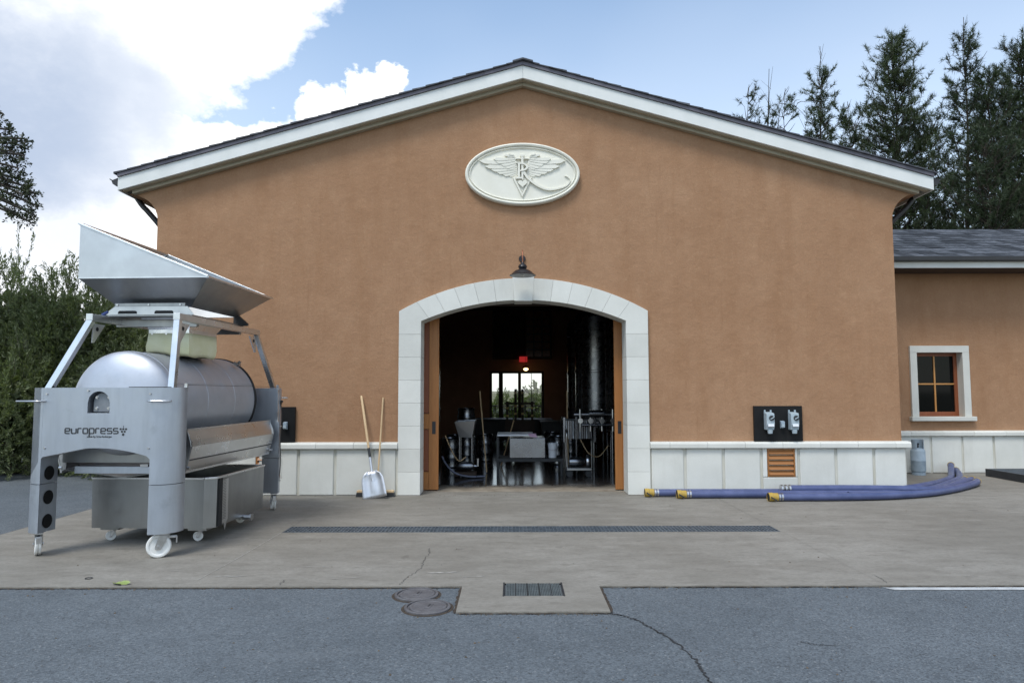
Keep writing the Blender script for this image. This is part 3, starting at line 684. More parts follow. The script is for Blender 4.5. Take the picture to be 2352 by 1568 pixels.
# ------------------------------------------------------------------ grape press (local frame: x right, y back)
PX, PY = -3.93, 8.02
prs = thing('grape_press', (PX, PY, 0), 'stainless grape press with big steel hopper on white castors', 'grape press', rz=R(-2.8), local=True)
FR_, RR_ = .22, .24                                       # corner radius, housing depth
HW = .755
def front_path(x0, x1, n):
    out = []
    for k in range(n+1):
        x = x0+(x1-x0)*k/n
        d = max(abs(x)-(HW-FR_), 0)
        out.append((x, FR_-math.sqrt(max(FR_*FR_-d*d, 0))))
    return out
def cols(mb, xs, zb, zt, yf, dirn):                       # solid made of columns behind the curved skin
    nz = len(xs); vs = []; fs = []
    for x, d in xs:
        ya, yb = yf+dirn*d, yf+dirn*RR_
        b, t = zb(x), zt(x)
        vs += [(x, ya, b), (x, ya, t), (x, yb, t), (x, yb, b)]
    for i in range(nz-1):
        q = 4*i
        for k in range(4):
            f = (q+k, q+4+k, q+4+(k+1) % 4, q+(k+1) % 4); fs.append(tuple(reversed(f)) if dirn > 0 and False else f)
    fs += [(0, 1, 2, 3), tuple(reversed([4*nz-4, 4*nz-3, 4*nz-2, 4*nz-1]))]
    n0 = len(mb.v); mb.add(vs, fs); return mb
AX0, AX1 = -.55, .53
def archz(x):
    t = (x-AX0)/(AX1-AX0); return .965+.085*(1-(2*t-1)**2)-.02*max(0, 1-min(t, 1-t)/.02)
HX0, HX1, HZ0, HZ1 = -.105, .115, 1.385, 1.595
def hatch(x):
    c, r = (HX0+HX1)/2, (HX1-HX0)/2; return HZ1-r+math.sqrt(max(r*r-(x-c)**2, 0))
TOP = 1.63; SEAM = .70
def housing(name, yf, dirn, with_hatch):
    mb = MB(); zt = lambda x: TOP
    cv = lambda a, b_: [(-HW+FR_*(1-math.cos(t)), 0) for t in ()]
    def path(a, b_, n):
        if a < -HW+FR_:   # finer steps round the corner
            th = [R(90*k/8) for k in range(9)]; pts = [-HW+FR_*(1-math.cos(t)) for t in th]; pts = [p for p in pts if p < b_-.004]+[b_]
        elif b_ > HW-FR_:
            th = [R(90*k/8) for k in range(9)]; pts = sorted(HW-FR_*(1-math.cos(t)) for t in th); pts = [a]+[p for p in pts if p > a+.004]
        else: pts = [a+(b_-a)*k/n for k in range(n+1)]
        return [(x, FR_-math.sqrt(max(FR_*FR_-max(abs(x)-(HW-FR_), 0)**2, 0))) for x in pts]
    cols(mb, path(-HW, AX0, 8), lambda x: SEAM+.003, zt, yf, dirn); cols(mb, path(AX1, HW, 8), lambda x: SEAM+.003, zt, yf, dirn)
    if with_hatch:
        cols(mb, path(AX0, HX0, 14), archz, zt, yf, dirn); cols(mb, path(HX1, AX1, 14), archz, zt, yf, dirn)
        cols(mb, path(HX0, HX1, 16), archz, lambda x: HZ0, yf, dirn); cols(mb, path(HX0, HX1, 16), hatch, zt, yf, dirn)
    else: cols(mb, path(AX0, AX1, 30), archz, zt, yf, dirn)
    if dirn < 0: mb.f = [tuple(reversed(f)) for f in mb.f]
    o = mb.build(name, M['blast'], prs, smooth=32)
    bm = bmesh.new(); bm.from_mesh(o.data); bmesh.ops.recalc_face_normals(bm, faces=bm.faces); bm.to_mesh(o.data); bm.free()
    o.data.shade_smooth(); o.data.set_sharp_from_angle(angle=R(32))
    for a, b_ in ((-HW, AX0), (AX1, HW)):
        m = MB(); cols(m, path(a, b_, 8), lambda x: .235, lambda x: SEAM-.003, yf, dirn)
        q = m.build('leg_cladding', M['blast'], prs, smooth=32); bm = bmesh.new(); bm.from_mesh(q.data); bmesh.ops.recalc_face_normals(bm, faces=bm.faces); bm.to_mesh(q.data); bm.free()
        q.data.shade_smooth(); q.data.set_sharp_from_angle(angle=R(32))
    return o
FYP, RYP = -1.40, 1.45
fh = housing('front_housing', FYP, 1, True); rh = housing('rear_housing', RYP, -1, False)
# hatch plate with four bolts, deep in the arched recess
n = 12; c_, r_ = (HX0+HX1)/2+.012, (HX1-HX0)/2-.014
pl = [(c_+r_*math.cos(R(180*k/n)), HZ1-.11+r_*math.sin(R(180*k/n))) for k in range(n+1)]+[(c_-r_, HZ0+.012), (c_+r_, HZ0+.012)]
MB().prism([(HX0, HZ0), (HX1, HZ0), (HX1, HZ1), (HX0, HZ1)], FYP+.15, FYP+.16).build('hatch_backing', M['blast'], prs)
pp = MB().prism(pl, FYP+.05, FYP+.15).build('hatch_plate', pm('hatch_plate_steel', (.20, .215, .235), (.26, .275, .295), 9, .5, metal=.5), prs, bevel=.003)
for bx in (c_-r_*.62, c_+r_*.62):
    for bz in (HZ0+.045, HZ0+.150): MB().lathe([(.0, -.012), (.012, -.012), (.012, 0), (.017, .0), (.017, .004)], (bx, FYP+.048, bz), 'y', 8).build('bolt', M['chrome'], pp)
MB().lathe([(.0, -.014), (.010, -.014), (.010, .0)], (HX0+.005, FYP, 1.602), 'y', 10).build('bolt', M['chrome'], fh)
# round holes in the inner face of the left leg, a channel across the arch
for z in (.80, .565, .335): MB().lathe([(.0, 0), (.068, 0)], (AX0+.003, FYP+.122, z), 'x', 24).build('leg_hole', M['black'], prs)
for z in (.80, .565, .335): MB().lathe([(.0, 0), (.068, 0)], (AX1-.003, FYP+.122, z), 'x', 24).build('leg_hole', M['black'], prs)
MB().box(-.40, .62, FYP+.27, FYP+.30, .775, .845).box(-.40, .62, FYP+.30, FYP+.34, .775, .781).build('cross_channel', M['blast'], prs, bevel=.003)
MB().box(.28, .36, FYP+.262, FYP+.29, .846, .868).box(.40, .60, FYP+.27, FYP+.29, .846, .856).build('cross_bracket', M['chrome'], prs)
# grab handles
def grab(x0, x1, y0, y1, z, par):
    MB().tube(smoothpath([(x0[0], x0[1], z), (y0[0], y0[1], z), (y1[0], y1[1], z), (x1[0], x1[1], z)], 5), .0085, 8).build('grab_handle', M['chrome'], par, smooth=50)
grab((.53, FYP+.0), (.68, FYP+.06), (.535, FYP-.055), (.71, FYP-.01), 1.50, fh)
grab((-.53, FYP+.0), (-.68, FYP+.06), (-.585, FYP-.055), (-.82, FYP+.0), 1.50, fh)
grab((.73, RYP-.09), (.76, RYP-.18), (.80, RYP-.09), (.82, RYP-.16), 1.50, rh)
MB().box(.28, .62, FYP+.03, FYP+.19, TOP+.001, TOP+.008).build('cover_plate', M['print'], fh)
# lettering
def stroke(path, w, closed=False):
    P = [Vector((a, b_)) for a, b_ in path]; n = len(P); L, Rr = [], []
    for i in range(n):
        a = P[i-1] if (i or closed) else None; c = P[(i+1) % n] if (i < n-1 or closed) else None
        d0 = (P[i]-a).normalized() if a is not None else (c-P[i]).normalized(); d1 = (c-P[i]).normalized() if c is not None else d0
        n0, n1 = Vector((-d0.y, d0.x)), Vector((-d1.y, d1.x)); m = (n0+n1); m = m/max(m.length_squared/2, .3) if m.length > .01 else n0
        L.append(P[i]+m*w/2); Rr.append(P[i]-m*w/2)
    return L, Rr
def rnd(path, r, closed=False):
    out = []; n = len(path)
    for i, p in enumerate(path):
        if not closed and i in (0, n-1): out.append(p); continue
        a, c = Vector(path[i-1]), Vector(path[(i+1) % n]); p = Vector(p); u, v = (a-p).normalized(), (c-p).normalized()
        for k in range(4):
            t = k/3; q = (p+u*r)*(1-t)**2+p*2*t*(1-t)+(p+v*r)*t*t; out.append((q.x, q.y))
    return out
GL = {'e': ([(.0,.48),(1,.48),(1,1),(0,1),(0,0),(1,0)], 0), 'u': ([(0,1),(0,0),(1,0),(1,1)], 0), 'r': ([(0,0),(0,1),(.75,1)], 0), 'o': ([(0,0),(1,0),(1,1),(0,1)], 1),
      'p': ([(0,-.62),(0,1),(1,1),(1,0),(0,0)], 0), 's': ([(1,1),(0,1),(0,.5),(1,.5),(1,0),(0,0)], 0)}
GW = {'e': 1, 'u': 1, 'r': .75, 'o': 1, 'p': 1, 's': .95}
lm = MB(); x = -.318; hh = .048; ww = .0458; z0 = 1.19; yl = FYP-.0025
for ch in 'europress':
    path, cl = GL[ch]; path = rnd(path, .22, cl); Lp, Rp = stroke(path, .25, cl); n = len(Lp)
    for i in range(n if cl else n-1):
        j = (i+1) % n; qd = [Lp[i], Rp[i], Rp[j], Lp[j]]
        lm.add([(x+p.x*ww, yl, z0+p.y*hh) for p in qd], [(0,1,2,3)])
    x += ww*(GW[ch]+.38)
gx = x+.012
for r0, row in enumerate(((-1.5,-.5,.5,1.5)[0:3], (-.5, .5), (0,))):
    pass
for dx, dz, rr in ((-.027,.042,.0105), (0,.042,.0105), (.027,.042,.0105), (-.0135,.018,.0105), (.0135,.018,.0105), (0,-.010,.0125)):
    lm.add([(gx+.025+dx+rr*math.cos(R(30*k)), yl, z0+dz+rr*math.sin(R(30*k))) for k in range(12)], [tuple(range(12))])
lm.add([(gx+.022, yl, z0+.055), (gx+.027, yl, z0+.055), (gx+.030, yl, z0+.075), (gx+.026, yl, z0+.075)], [(0,1,2,3)])
lm.build('lettering', M['print'], fh)
fc = bpy.data.curves.new('small_text', 'FONT'); fc.body = 'made by Scharfenberger'; fc.size = .026; fc.offset = .0006
fo = bpy.data.objects.new('small_text', fc); C.objects.link(fo); bpy.context.view_layer.update()
tme = bpy.data.meshes.new_from_object(fo.evaluated_get(bpy.context.evaluated_depsgraph_get())); bpy.data.objects.remove(fo)
tw = max(v.co.x for v in tme.vertices)
to = bpy.data.objects.new('small_lettering', tme); tme.materials.clear(); tme.materials.append(M['print']); link(to, fh)
to.location = (-.098, yl, z0-.038); to.rotation_euler = (R(90), 0, 0); to.scale = (.25/tw, .95, 1)
# drum
DR, DZ = .53, 1.475
prof = [(0, -1.20)]+[(DR*math.sin(R(a)), -1.02-.18*math.cos(R(a))) for a in (15, 30, 45, 58, 68, 76, 83)]+[(DR, -.985), (DR, .90), (DR-.02, .93), (DR-.10, 1.0), (0, 1.06)]
drm = MB().lathe(prof, (.02, 0, DZ), 'y', 64).build('drum', M['drum'], prs, smooth=30)
MB().lathe([(DR+.001, .885), (DR+.012, .888), (DR+.012, .925), (DR+.001, .93)], (.02, 0, DZ), 'y', 64).build('drum_seal', M['black'], drm, smooth=30)
MB().lathe([(DR+.0005, -.975), (DR+.004, -.975), (DR+.004, -.965), (DR+.0005, -.965)], (.02, 0, DZ), 'y', 64).build('drum_weld', M['drum'], drm, smooth=30)
for yy in (-.32, .34): MB().lathe([(DR+.0003, yy-.006), (DR+.0025, yy-.003), (DR+.0025, yy+.003), (DR+.0003, yy+.006)], (.02, 0, DZ), 'y', 64).build('drum_weld', M['drum'], drm, smooth=30)
MB().tube([(.02+DR*math.cos(R(22))+.001, -.97, DZ+DR*math.sin(R(22))), (.02+DR*math.cos(R(22))+.001, .88, DZ+DR*math.sin(R(22)))], .004, 6).build('drum_weld', M['drum'], drm)
MB().obox((.385, .72, DZ+.46), (.06, .09, .035), (0, R(40), 0)).obox((.41, .72, DZ+.475), (.03, .03, .05), (0, R(40), 0)).build('drum_latch', M['chrome'], drm)
MB().box(-.25, .25, -.45, .15, DZ+DR-.02, DZ+DR+.02).build('drum_door', M['drum'], drm, bevel=.006)
# juice tray: folded side panels and sloping floor
for sgn in (1, -1):
    xo_ = .66; prof = [(xo_, 1.195), (xo_+.035, 1.09), (xo_+.045, 1.03), (xo_+.02, .90), (xo_-.01, .775)]
    m = MB(); y0, y1 = -.98, 1.13
    for i in range(4):
        (xa, za), (xb, zb) = prof[i], prof[i+1]
        m.add([(sgn*xa, y0, za), (sgn*xa, y1, za), (sgn*xb, y1, zb), (sgn*xb, y0, zb)], [(0,3,2,1) if sgn > 0 else (0,1,2,3)])
    tp = m.build('tray_panel', M['tray'], prs, solid=.006)
    MB().box(min(sgn*(xo_+.006), sgn*(xo_+.024)), max(sgn*(xo_+.006), sgn*(xo_+.024)), y0+.02, y1-.02, .884, .898).build('tray_seam', M['print'], tp)
    MB().bar((sgn*(xo_+.0), y0, 1.20), (sgn*(xo_+.0), y1, 1.20), .018, .018).build('tray_rim', M['tube'], tp)
    MB().bar((sgn*(xo_-.012), y0, .772), (sgn*(xo_-.012), y1, .772), .02, .02).build('tray_rim', M['tube'], tp)
    for yy in (y0+.01, y1-.01):
        MB().prism([(sgn*xo_, 1.20), (sgn*(xo_+.05), 1.09), (sgn*(xo_+.06), 1.03), (sgn*(xo_+.03), .90), (sgn*xo_, .77), (sgn*(xo_-.06), .80), (sgn*(xo_-.06), 1.17)], yy-.004, yy+.004).build('tray_end_plate', M['chrome'], tp)
        MB().lathe([(.0, 0), (.016, 0), (.016, .03), (0, .03)], (sgn*(xo_+.012), yy, .815), 'x', 10).build('bolt', M['chrome'], tp)
    MB().add([(sgn*.655, y0, .80), (sgn*.655, y1, .80), (0, y1, .72), (0, y0, .72)], [(0,1,2,3)]).build('tray_floor', M['tub'], prs, solid=.006)
MB().add([(-.62, -1.0, .87), (.62, -1.0, .87), (.62, -1.0, 1.05), (-.62, -1.0, 1.05)], [(0,1,2,3)]).build('tray_end', M['tub'], prs, solid=.006)
# rear upright with bolts and key switch, long wire
MB().box(.735, .75, RYP-.275, RYP-.245, 1.18, 1.66).build('upright_strip', M['tube'], rh)
for z in (1.60, 1.57, 1.30): MB().lathe([(0, -.02), (.014, -.02), (.014, 0)], (.742, RYP-.277, z), 'y', 8).build('bolt', M['chrome'], rh)
MB().lathe([(0, .012), (.03, .012), (.03, 0)], (HW-.002, RYP-.20, 1.44), 'x', 14).lathe([(0, .03), (.014, .03), (.014, .012)], (HW-.002, RYP-.20, 1.452), 'x', 10).build('key_switch', M['print'], rh)
MB().tube([(.73, FYP+.26, 1.655), (.73, RYP-.27, 1.645)], .0025, 6).build('trip_wire', M['print'], prs)
for yy in (FYP+.255, RYP-.26): MB().box(.715, .745, yy-.008, yy+.008, 1.60, 1.672).build('wire_post', M['chrome'], prs)
MB().tube(smoothpath([(HW+.003, RYP-.20, 1.41), (HW+.012, RYP-.19, 1.25), (HW+.008, RYP-.21, .95), (HW+.012, RYP-.2, .6), (HW-.02, RYP-.2, .28)], 6), .006, 6).build('control_cable', M['print'], rh, smooth=50)
for zz in (1.12, .72, .40): MB().box(HW-.002, HW+.016, RYP-.215, RYP-.185, zz-.008, zz+.008).build('cable_clip', M['chrome'], rh)
for xx in (-.60, .60):
    for zz in (1.57, 1.05): MB().lathe([(0, -.008), (.010, -.008), (.010, .004)], (xx*.86, FYP, zz), 'y', 8).build('bolt', M['chrome'], fh)
# overhead frame of square tube
FT = 2.355; tops = {(-1,-1): (-.365, -1.02), (1,-1): (.555, -1.02), (1,1): (.53, .94), (-1,1): (-.365, .94)}
bots = {(-1,-1): (-.655, -1.20), (1,-1): (.615, -1.20), (1,1): (.65, 1.27), (-1,1): (-.65, 1.27)}
for k, (tx, ty) in tops.items():
    bx, by = bots[k]
    MB().bar((bx, by, 1.60), (tx, ty, FT-.03), .062, .062, (0, 1, 0)).build('frame_post', M['tube'], prs, bevel=.004)
    sg = 1 if k[1] < 0 else -1
    MB().prismx([(ty+sg*.03, FT-.06), (ty+sg*.22, FT-.06), (ty+sg*.05, FT-.26), (ty+sg*.02, FT-.26)], tx-.006, tx+.006).build('gusset_plate', M['tube'], prs)
    MB().lathe([(0, .002), (.022, .002), (.022, 0), ], (tx+.0065, ty+sg*.09, FT-.115), 'x', 14).build('gusset_hole', M['black'], prs)
for sx in (-1, 1):
    a, c = tops[(sx, -1)], tops[(sx, 1)]
    MB().bar((a[0], a[1]-.035, FT), (c[0], c[1]+.035, FT), .07, .07).build('frame_beam', M['tube'], prs, bevel=.004)
for yy in (-.55, .50): MB().bar((-.385, yy, FT-.02), (.52, yy, FT-.02), .05, .08).build('frame_crossbar', M['tub'], prs, bevel=.004)
# hopper
hx0, hx1, hy0, hy1, hz = -.52, .85, -1.02, .62, 2.765; bx0, bx1, by0, by1, bz = -.30, .49, -.66, .42, 2.50; hT = 3.335
hop = MB().add([(hx0,hy0,hz),(hx1,hy0,hz),(hx0,hy0,hT)], [(0,1,2)]).build('hopper', M['sheet'], prs, solid=.008)
MB().add([(hx0,hy1,hz),(hx1,hy1,hz),(hx0,hy1,hT)], [(0,2,1)]).build('hopper_guard', M['sheet'], hop, solid=.008)
MB().add([(hx0,hy0,hz),(hx0,hy0,hT),(hx0,hy1,hT),(hx0,hy1,hz)], [(0,1,2,3)]).build('hopper_guard', M['sheet'], hop, solid=.008)
q = [(hx0,hy0,hz-.003),(hx1,hy0,hz-.003),(hx1,hy1,hz-.003),(hx0,hy1,hz-.003),(bx0,by0,bz),(bx1,by0,bz),(bx1,by1,bz),(bx0,by1,bz)]
for nm, f in (('funnel_plate', (0,4,5,1)), ('funnel_plate', (1,5,6,2)), ('funnel_plate', (2,6,7,3)), ('funnel_plate', (3,7,4,0))):
    MB().add([q[i] for i in f], [(0,1,2,3)]).build(nm, M['tub'], hop, solid=.006)
for p0, p1 in (((hx0-.02,hy0,hT+.008),(hx1+.01,hy0,hz+.006)), ((hx1,hy0-.01,hz),(hx1,hy1+.02,hz)), ((hx0,hy0,hT),(hx0,hy1,hT)), ((hx0,hy1,hT),(hx1,hy1,hz))):
    MB().bar(p0, p1, .034, .022).build('hopper_rim', M['tube'], hop, bevel=.003)
MB().bar((hx0,hy0-.006,hz),(hx1-.01,hy0-.006,hz),.01,.012).build('hopper_seam', M['tube'], hop)
# hopper seat with slots, chute and fabric sleeve
fz0_, fz1_ = 2.405, 2.50
st_ = MB(); yq = by0-.12
st_.prism([(bx0-.10, fz0_), (bx1+.10, fz0_), (bx1+.03, fz1_-.005), (bx0+.02, fz1_-.005)], yq, yq+.006)
SE = st_.build('hopper_seat', M['sheet'], prs, bevel=.002)
for sx in (bx0+.06, bx0+.46): MB().prism([(sx, fz0_+.012), (sx+.21, fz0_+.012), (sx+.205, fz0_+.037), (sx+.19, fz0_+.045), (sx+.02, fz0_+.045), (sx+.005, fz0_+.037)], yq-.003, yq+.0).build('seat_slot', M['black'], SE)
MB().box(bx0+.02, bx1-.0, yq+.004, yq+.012, fz1_-.004, fz1_+.03).build('seat_flange', M['tub'], SE)
for bx in (bx0+.05, (bx0+bx1)/2, bx1-.05): MB().lathe([(0, -.008), (.010, -.008), (.010, 0)], (bx, yq+.003, fz1_+.013), 'y', 8).build('bolt', M['chrome'], SE)
MB().box(bx0-.06, bx1+.08, yq+.01, by1+.06, fz0_-.012, fz0_+.001).build('seat_plate', M['tub'], SE)
MB().prism([(bx1-.02, fz0_-.01), (bx1+.15, fz0_-.01), (bx1+.15, fz0_+.02), (bx1+.03, fz1_+.03), (bx1-.02, fz1_+.03)], by1-.02, by1+.03).build('seat_bracket', M['print'], SE)
MB().tube([(bx0-.05, yq+.01, 2.44), (bx0-.11, yq+.0, 2.405)], .018, 10).build('blue_knob', pm('blue_plastic', (.03,.06,.22),(.04,.07,.25),9,.4), SE)
cx0, cx1, cy0, cy1 = -.045, .405, -.52, .10
ch = MB()
ch.add([(cx0-.07,cy0-.05,2.40),(cx1+.07,cy0-.05,2.40),(cx1+.07,cy1+.1,2.40),(cx0-.07,cy1+.1,2.40),(cx0,cy0,2.27),(cx1,cy0,2.27),(cx1,cy1,2.27),(cx0,cy1,2.27),(cx0,cy0,2.195),(cx1,cy0,2.195),(cx1,cy1,2.195),(cx0,cy1,2.195)],
       [(0,4,5,1),(1,5,6,2),(2,6,7,3),(3,7,4,0),(4,8,9,5),(5,9,10,6),(6,10,11,7),(7,11,8,4)])
CHU = ch.build('chute', M['tube'], prs, solid=.008)
for bx in (cx0+.04, cx0+.2): MB().lathe([(0, -.01), (.011, -.01), (.011, 0)], (bx, cy0-.002, 2.222), 'y', 8).build('bolt', M['chrome'], CHU)
sl_ = MB(); nn = 40; lev = [(2.23, 0.005), (2.15, .006), (2.09, .012), (2.035, .004), (2.005, -.02)]
per = []
for k in range(nn):
    t = k/nn*4; i = int(t); f = t-i; cs = [(cx0,cy0),(cx1,cy0),(cx1,cy1),(cx0,cy1)]; a, c = cs[i], cs[(i+1) % 4]; per.append((a[0]+(c[0]-a[0])*f, a[1]+(c[1]-a[1])*f))
mcx, mcy = (cx0+cx1)/2, (cy0+cy1)/2; vs = []; fs = []
for j, (z, out) in enumerate(lev):
    for k, (x, y) in enumerate(per):
        dx, dy = x-mcx, y-mcy; L_ = math.hypot(dx, dy); w = out+(.007*math.sin(k*1.1+j*.5)+.005*math.sin(k*2.3+j))*j/4; sk = .035*j/4
        vs.append((x+dx/L_*w+sk*(-1 if dx < 0 else .3)*.6, y+dy/L_*w, z-(.035*j/4 if dx > 0 else 0)+.008*math.sin(k*.9)*j/4))
for j in range(len(lev)-1):
    for k in range(nn): a = j*nn+k; b_ = j*nn+(k+1) % nn; fs.append((a, a+nn, b_+nn, b_))
MB().add(vs, fs).build('fabric_sleeve', M['sleeve'], prs, smooth=60, solid=.005)
# castors
def caster(par, x, y, rad, wd, head, zt, twin=True, brake=True, plate=True):
    nm = 'castor'; rt = Matrix.Rotation(head, 3, 'Z'); off = rad*.42
    def T(mb): 
        mb.v = [tuple(Vector((x, y, 0))+rt @ Vector(p)) for p in mb.v]; return mb
    f = MB(); zc = rad+.001
    for s in (-1, 1):
        f.prismx([(off-rad*.30, zc-rad*.10), (off+rad*.28, zc-rad*.12), (off+rad*.2, zc-rad*.30), (off-rad*.18, zc-rad*.3)], s*(wd/2+.006)-.002, s*(wd/2+.006)+.002)
        f.prismx([(-rad*.42, zt-.012), (rad*.35, zt-.012), (off+rad*.28, zc-rad*.10), (off-rad*.30, zc-rad*.10)], s*(wd/2+.006)-.002, s*(wd/2+.006)+.002)
    f.box(-wd/2-.008, wd/2+.008, -rad*.45, rad*.4, zt-.022, zt-.008).lathe([(rad*.42, zt-.008), (rad*.42, zt+.004)], (0, 0, 0), 'z', 14).box(-rad*.62, rad*.62, -rad*.5, rad*.5, zt+.004, zt+.012)
    f.lathe([(.012, -wd/2-.016), (.012, wd/2+.016)], (0, off, zc), 'x', 8)
    if brake: f.box(-wd*.35, wd*.35, -rad*1.0, -rad*.3, zt-.05, zt-.032).box(-wd*.35, wd*.35, -rad*1.05, -rad*.95, zt-.10, zt-.04)
    fo = T(f).build(nm, M['chrome'], par, bevel=.0015)
    w = MB(); h = wd/2
    pr = [(.018, -h), (rad*.30, -h), (rad*.34, -h*.72), (rad*.72, -h*.66), (rad*.78, -h), (rad*.93, -h), (rad, -h*.72)]
    pr += [(rad, -h*.16), (rad*.90, -.002), (rad*.90, .002), (rad, h*.16)] if twin else []
    pr += [(r, -z) for r, z in reversed(pr[:7])]
    w.lathe(pr, (0, off, zc), 'x', 28); T(w).build('wheel', M['nylon'], fo, smooth=35)
caster(prs, -.63, FYP+.125, .108, .055, R(38), .232); caster(prs, .63, FYP+.125, .110, .055, R(112), .232)
caster(prs, -.665, RYP-.125, .108, .055, R(160), .232); caster(prs, .66, RYP-.14, .108, .055, R(28), .232)

# ------------------------------------------------------------------ must tub under the press
TX, TY = -3.77, 7.95
tub = thing('steel_tub', (TX, TY, 0), 'wheeled stainless tub standing under the grape press', 'tub', rz=R(-3), local=True)
def ring(hw, hd, ch): return [(-hw, -hd), (hw-ch, -hd), (hw, -hd+ch*.8), (hw, hd), (-hw, hd)]
a, b_ = ring(.66, .64, .10), ring(.652, .632, .10); zt, zb = .675, .155
m = MB(); vs = [(x, y, zt) for x, y in a]+[(x, y, zb) for x, y in b_]; m.add(vs, [(i, i+5, (i+1) % 5+5, (i+1) % 5) for i in range(5)]+[(9,8,7,6,5)])
m.build('tub_shell', M['tub'], tub, solid=.006)
for i in range(5): MB().bar((*a[i], zt), (*a[(i+1) % 5], zt), .03, .022).build('tub_rim', M['tube'], tub, bevel=.004)
for x in (-.50, .46):
    for y in (-.50, .50):
        MB().box(x-.10, x+.10, y-.07, y+.07, .120, .153).build('castor_block', M['tub'], tub)
        caster(tub, x, y, .050, .028, R(random.choice((120, 95, 140))), .108, False, False)
MB().prismx([(-.44, .66), (-.30, .66), (-.30, .20), (-.33, .17), (-.36, .09), (-.39, .17), (-.44, .17)], .655, .662).build('perforated_screen', M['sheet'], tub, bevel=.002)
scr = tub.children[-1]; pm_ = MB()
for k in range(26):
    for j in range(3):
        z = .215+k*.017; y = -.425+j*.024+(.006 if k % 2 else 0); pm_.add([(.663, y, z), (.663, y+.014, z), (.663, y+.014, z+.007), (.663, y, z+.007)], [(0,1,2,3)])
tag(pm_.build('perforation', M['black'], scr), kind='stuff')
MB().box(.655, .675, -.54, -.46, .16, .66).build('screen_slot', M['black'], tub)
MB().lathe([(.03, 0), (.03, .09), (.042, .09), (.042, .11), (0, .11)], (.64, .12, .14), 'x', 12).bar((.70, .12, .16), (.70, .26, .145), .014, .012).build('drain_valve', M['chrome'], tub)

# ------------------------------------------------------------------ drain grates and covers
dr = thing('trench_drain', ((TR[0]+TR[1])/2, TR[2], 0), 'long narrow grated trench drain across the concrete apron', 'drain')
MB().box(TR[0]-.002, TR[1]+.002, TR[2]-.002, TR[3]+.002, -.30, -.26).add([(TR[0]+.001,TR[2]+.001,-.27),(TR[1]-.001,TR[2]+.001,-.27),(TR[1]-.001,TR[3]-.001,-.27),(TR[0]+.001,TR[3]-.001,-.27),(TR[0]+.001,TR[2]+.001,-.004),(TR[1]-.001,TR[2]+.001,-.004),(TR[1]-.001,TR[3]-.001,-.004),(TR[0]+.001,TR[3]-.001,-.004)], [(0,4,5,1),(1,5,6,2),(2,6,7,3),(3,7,4,0)]).build('channel', M['black'], dr)
ns = 6; Ls = (TR[1]-TR[0])/ns; nb = int(Ls/.042)
sec = MB()
for z in [TR[2]+.012, TR[2]+.09, TR[2]+.165, TR[2]+.24, TR[3]-.012]: sec.box(.004, Ls-.004, z-.008-TR[2], z+.008-TR[2], -.010, .003)
for k in range(nb+1):
    x = .006+k*(Ls-.012)/nb; sec.box(x-.007, x+.007, .005, TR[3]-TR[2]-.005, -.009, .0015)
sm = sec.mesh('grate_section'); sm.materials.append(M['grate'])
for k in range(ns):
    o = bpy.data.objects.new('grate_section', sm); link(o, dr); o.location = Vector((TR[0]+k*Ls, TR[2], 0))-ORG[dr.name]
cb = thing('catch_basin', (.17, BA[2], 0), 'small square grated catch basin in the concrete tongue', 'drain')
MB().add([(BA[0]+.001,BA[2]+.001,-.35),(BA[1]-.001,BA[2]+.001,-.35),(BA[1]-.001,BA[3]-.001,-.35),(BA[0]+.001,BA[3]-.001,-.35),(BA[0]+.001,BA[2]+.001,-.004),(BA[1]-.001,BA[2]+.001,-.004),(BA[1]-.001,BA[3]-.001,-.004),(BA[0]+.001,BA[3]-.001,-.004)], [(0,1,2,3),(0,4,5,1),(1,5,6,2),(2,6,7,3),(3,7,4,0)]).build('pit', M['black'], cb)
MB().add([(BA[0]+.002,BA[2]+.002,-.16),(BA[1]-.002,BA[2]+.002,-.16),(BA[1]-.002,BA[3]-.002,-.16),(BA[0]+.002,BA[3]-.002,-.16)], [(0,1,2,3)]).build('standing_water', pm('basin_water', (.03,.035,.04),(.05,.055,.06),12,.04,bump=.1,bscale=20), cb)
gm = MB(); n = 34
for k in range(n): x = BA[0]+.022+(BA[1]-BA[0]-.044)*k/(n-1); gm.box(x-.0032, x+.0032, BA[2]+.006, BA[3]-.006, -.02, .001)
for k in range(8): y = BA[2]+.016+(BA[3]-BA[2]-.032)*k/7; gm.box(BA[0]+.02, BA[1]-.02, y-.004, y+.004, -.018, -.001)
gm.build('grate', M['grate2'], cb)
for k in range(1, 5): x = BA[0]+(BA[1]-BA[0])*k/5; MB().box(x-.0035, x+.0035, BA[2]+.006, BA[3]-.006, -.022, .0025).build('grate_bar', M['black'], cb)
for x in (BA[0], BA[1]): MB().box(x-.006, x+.006, BA[2]-.01, BA[3]+.01, -.03, .004).build('frame_edge', M['print'], cb)
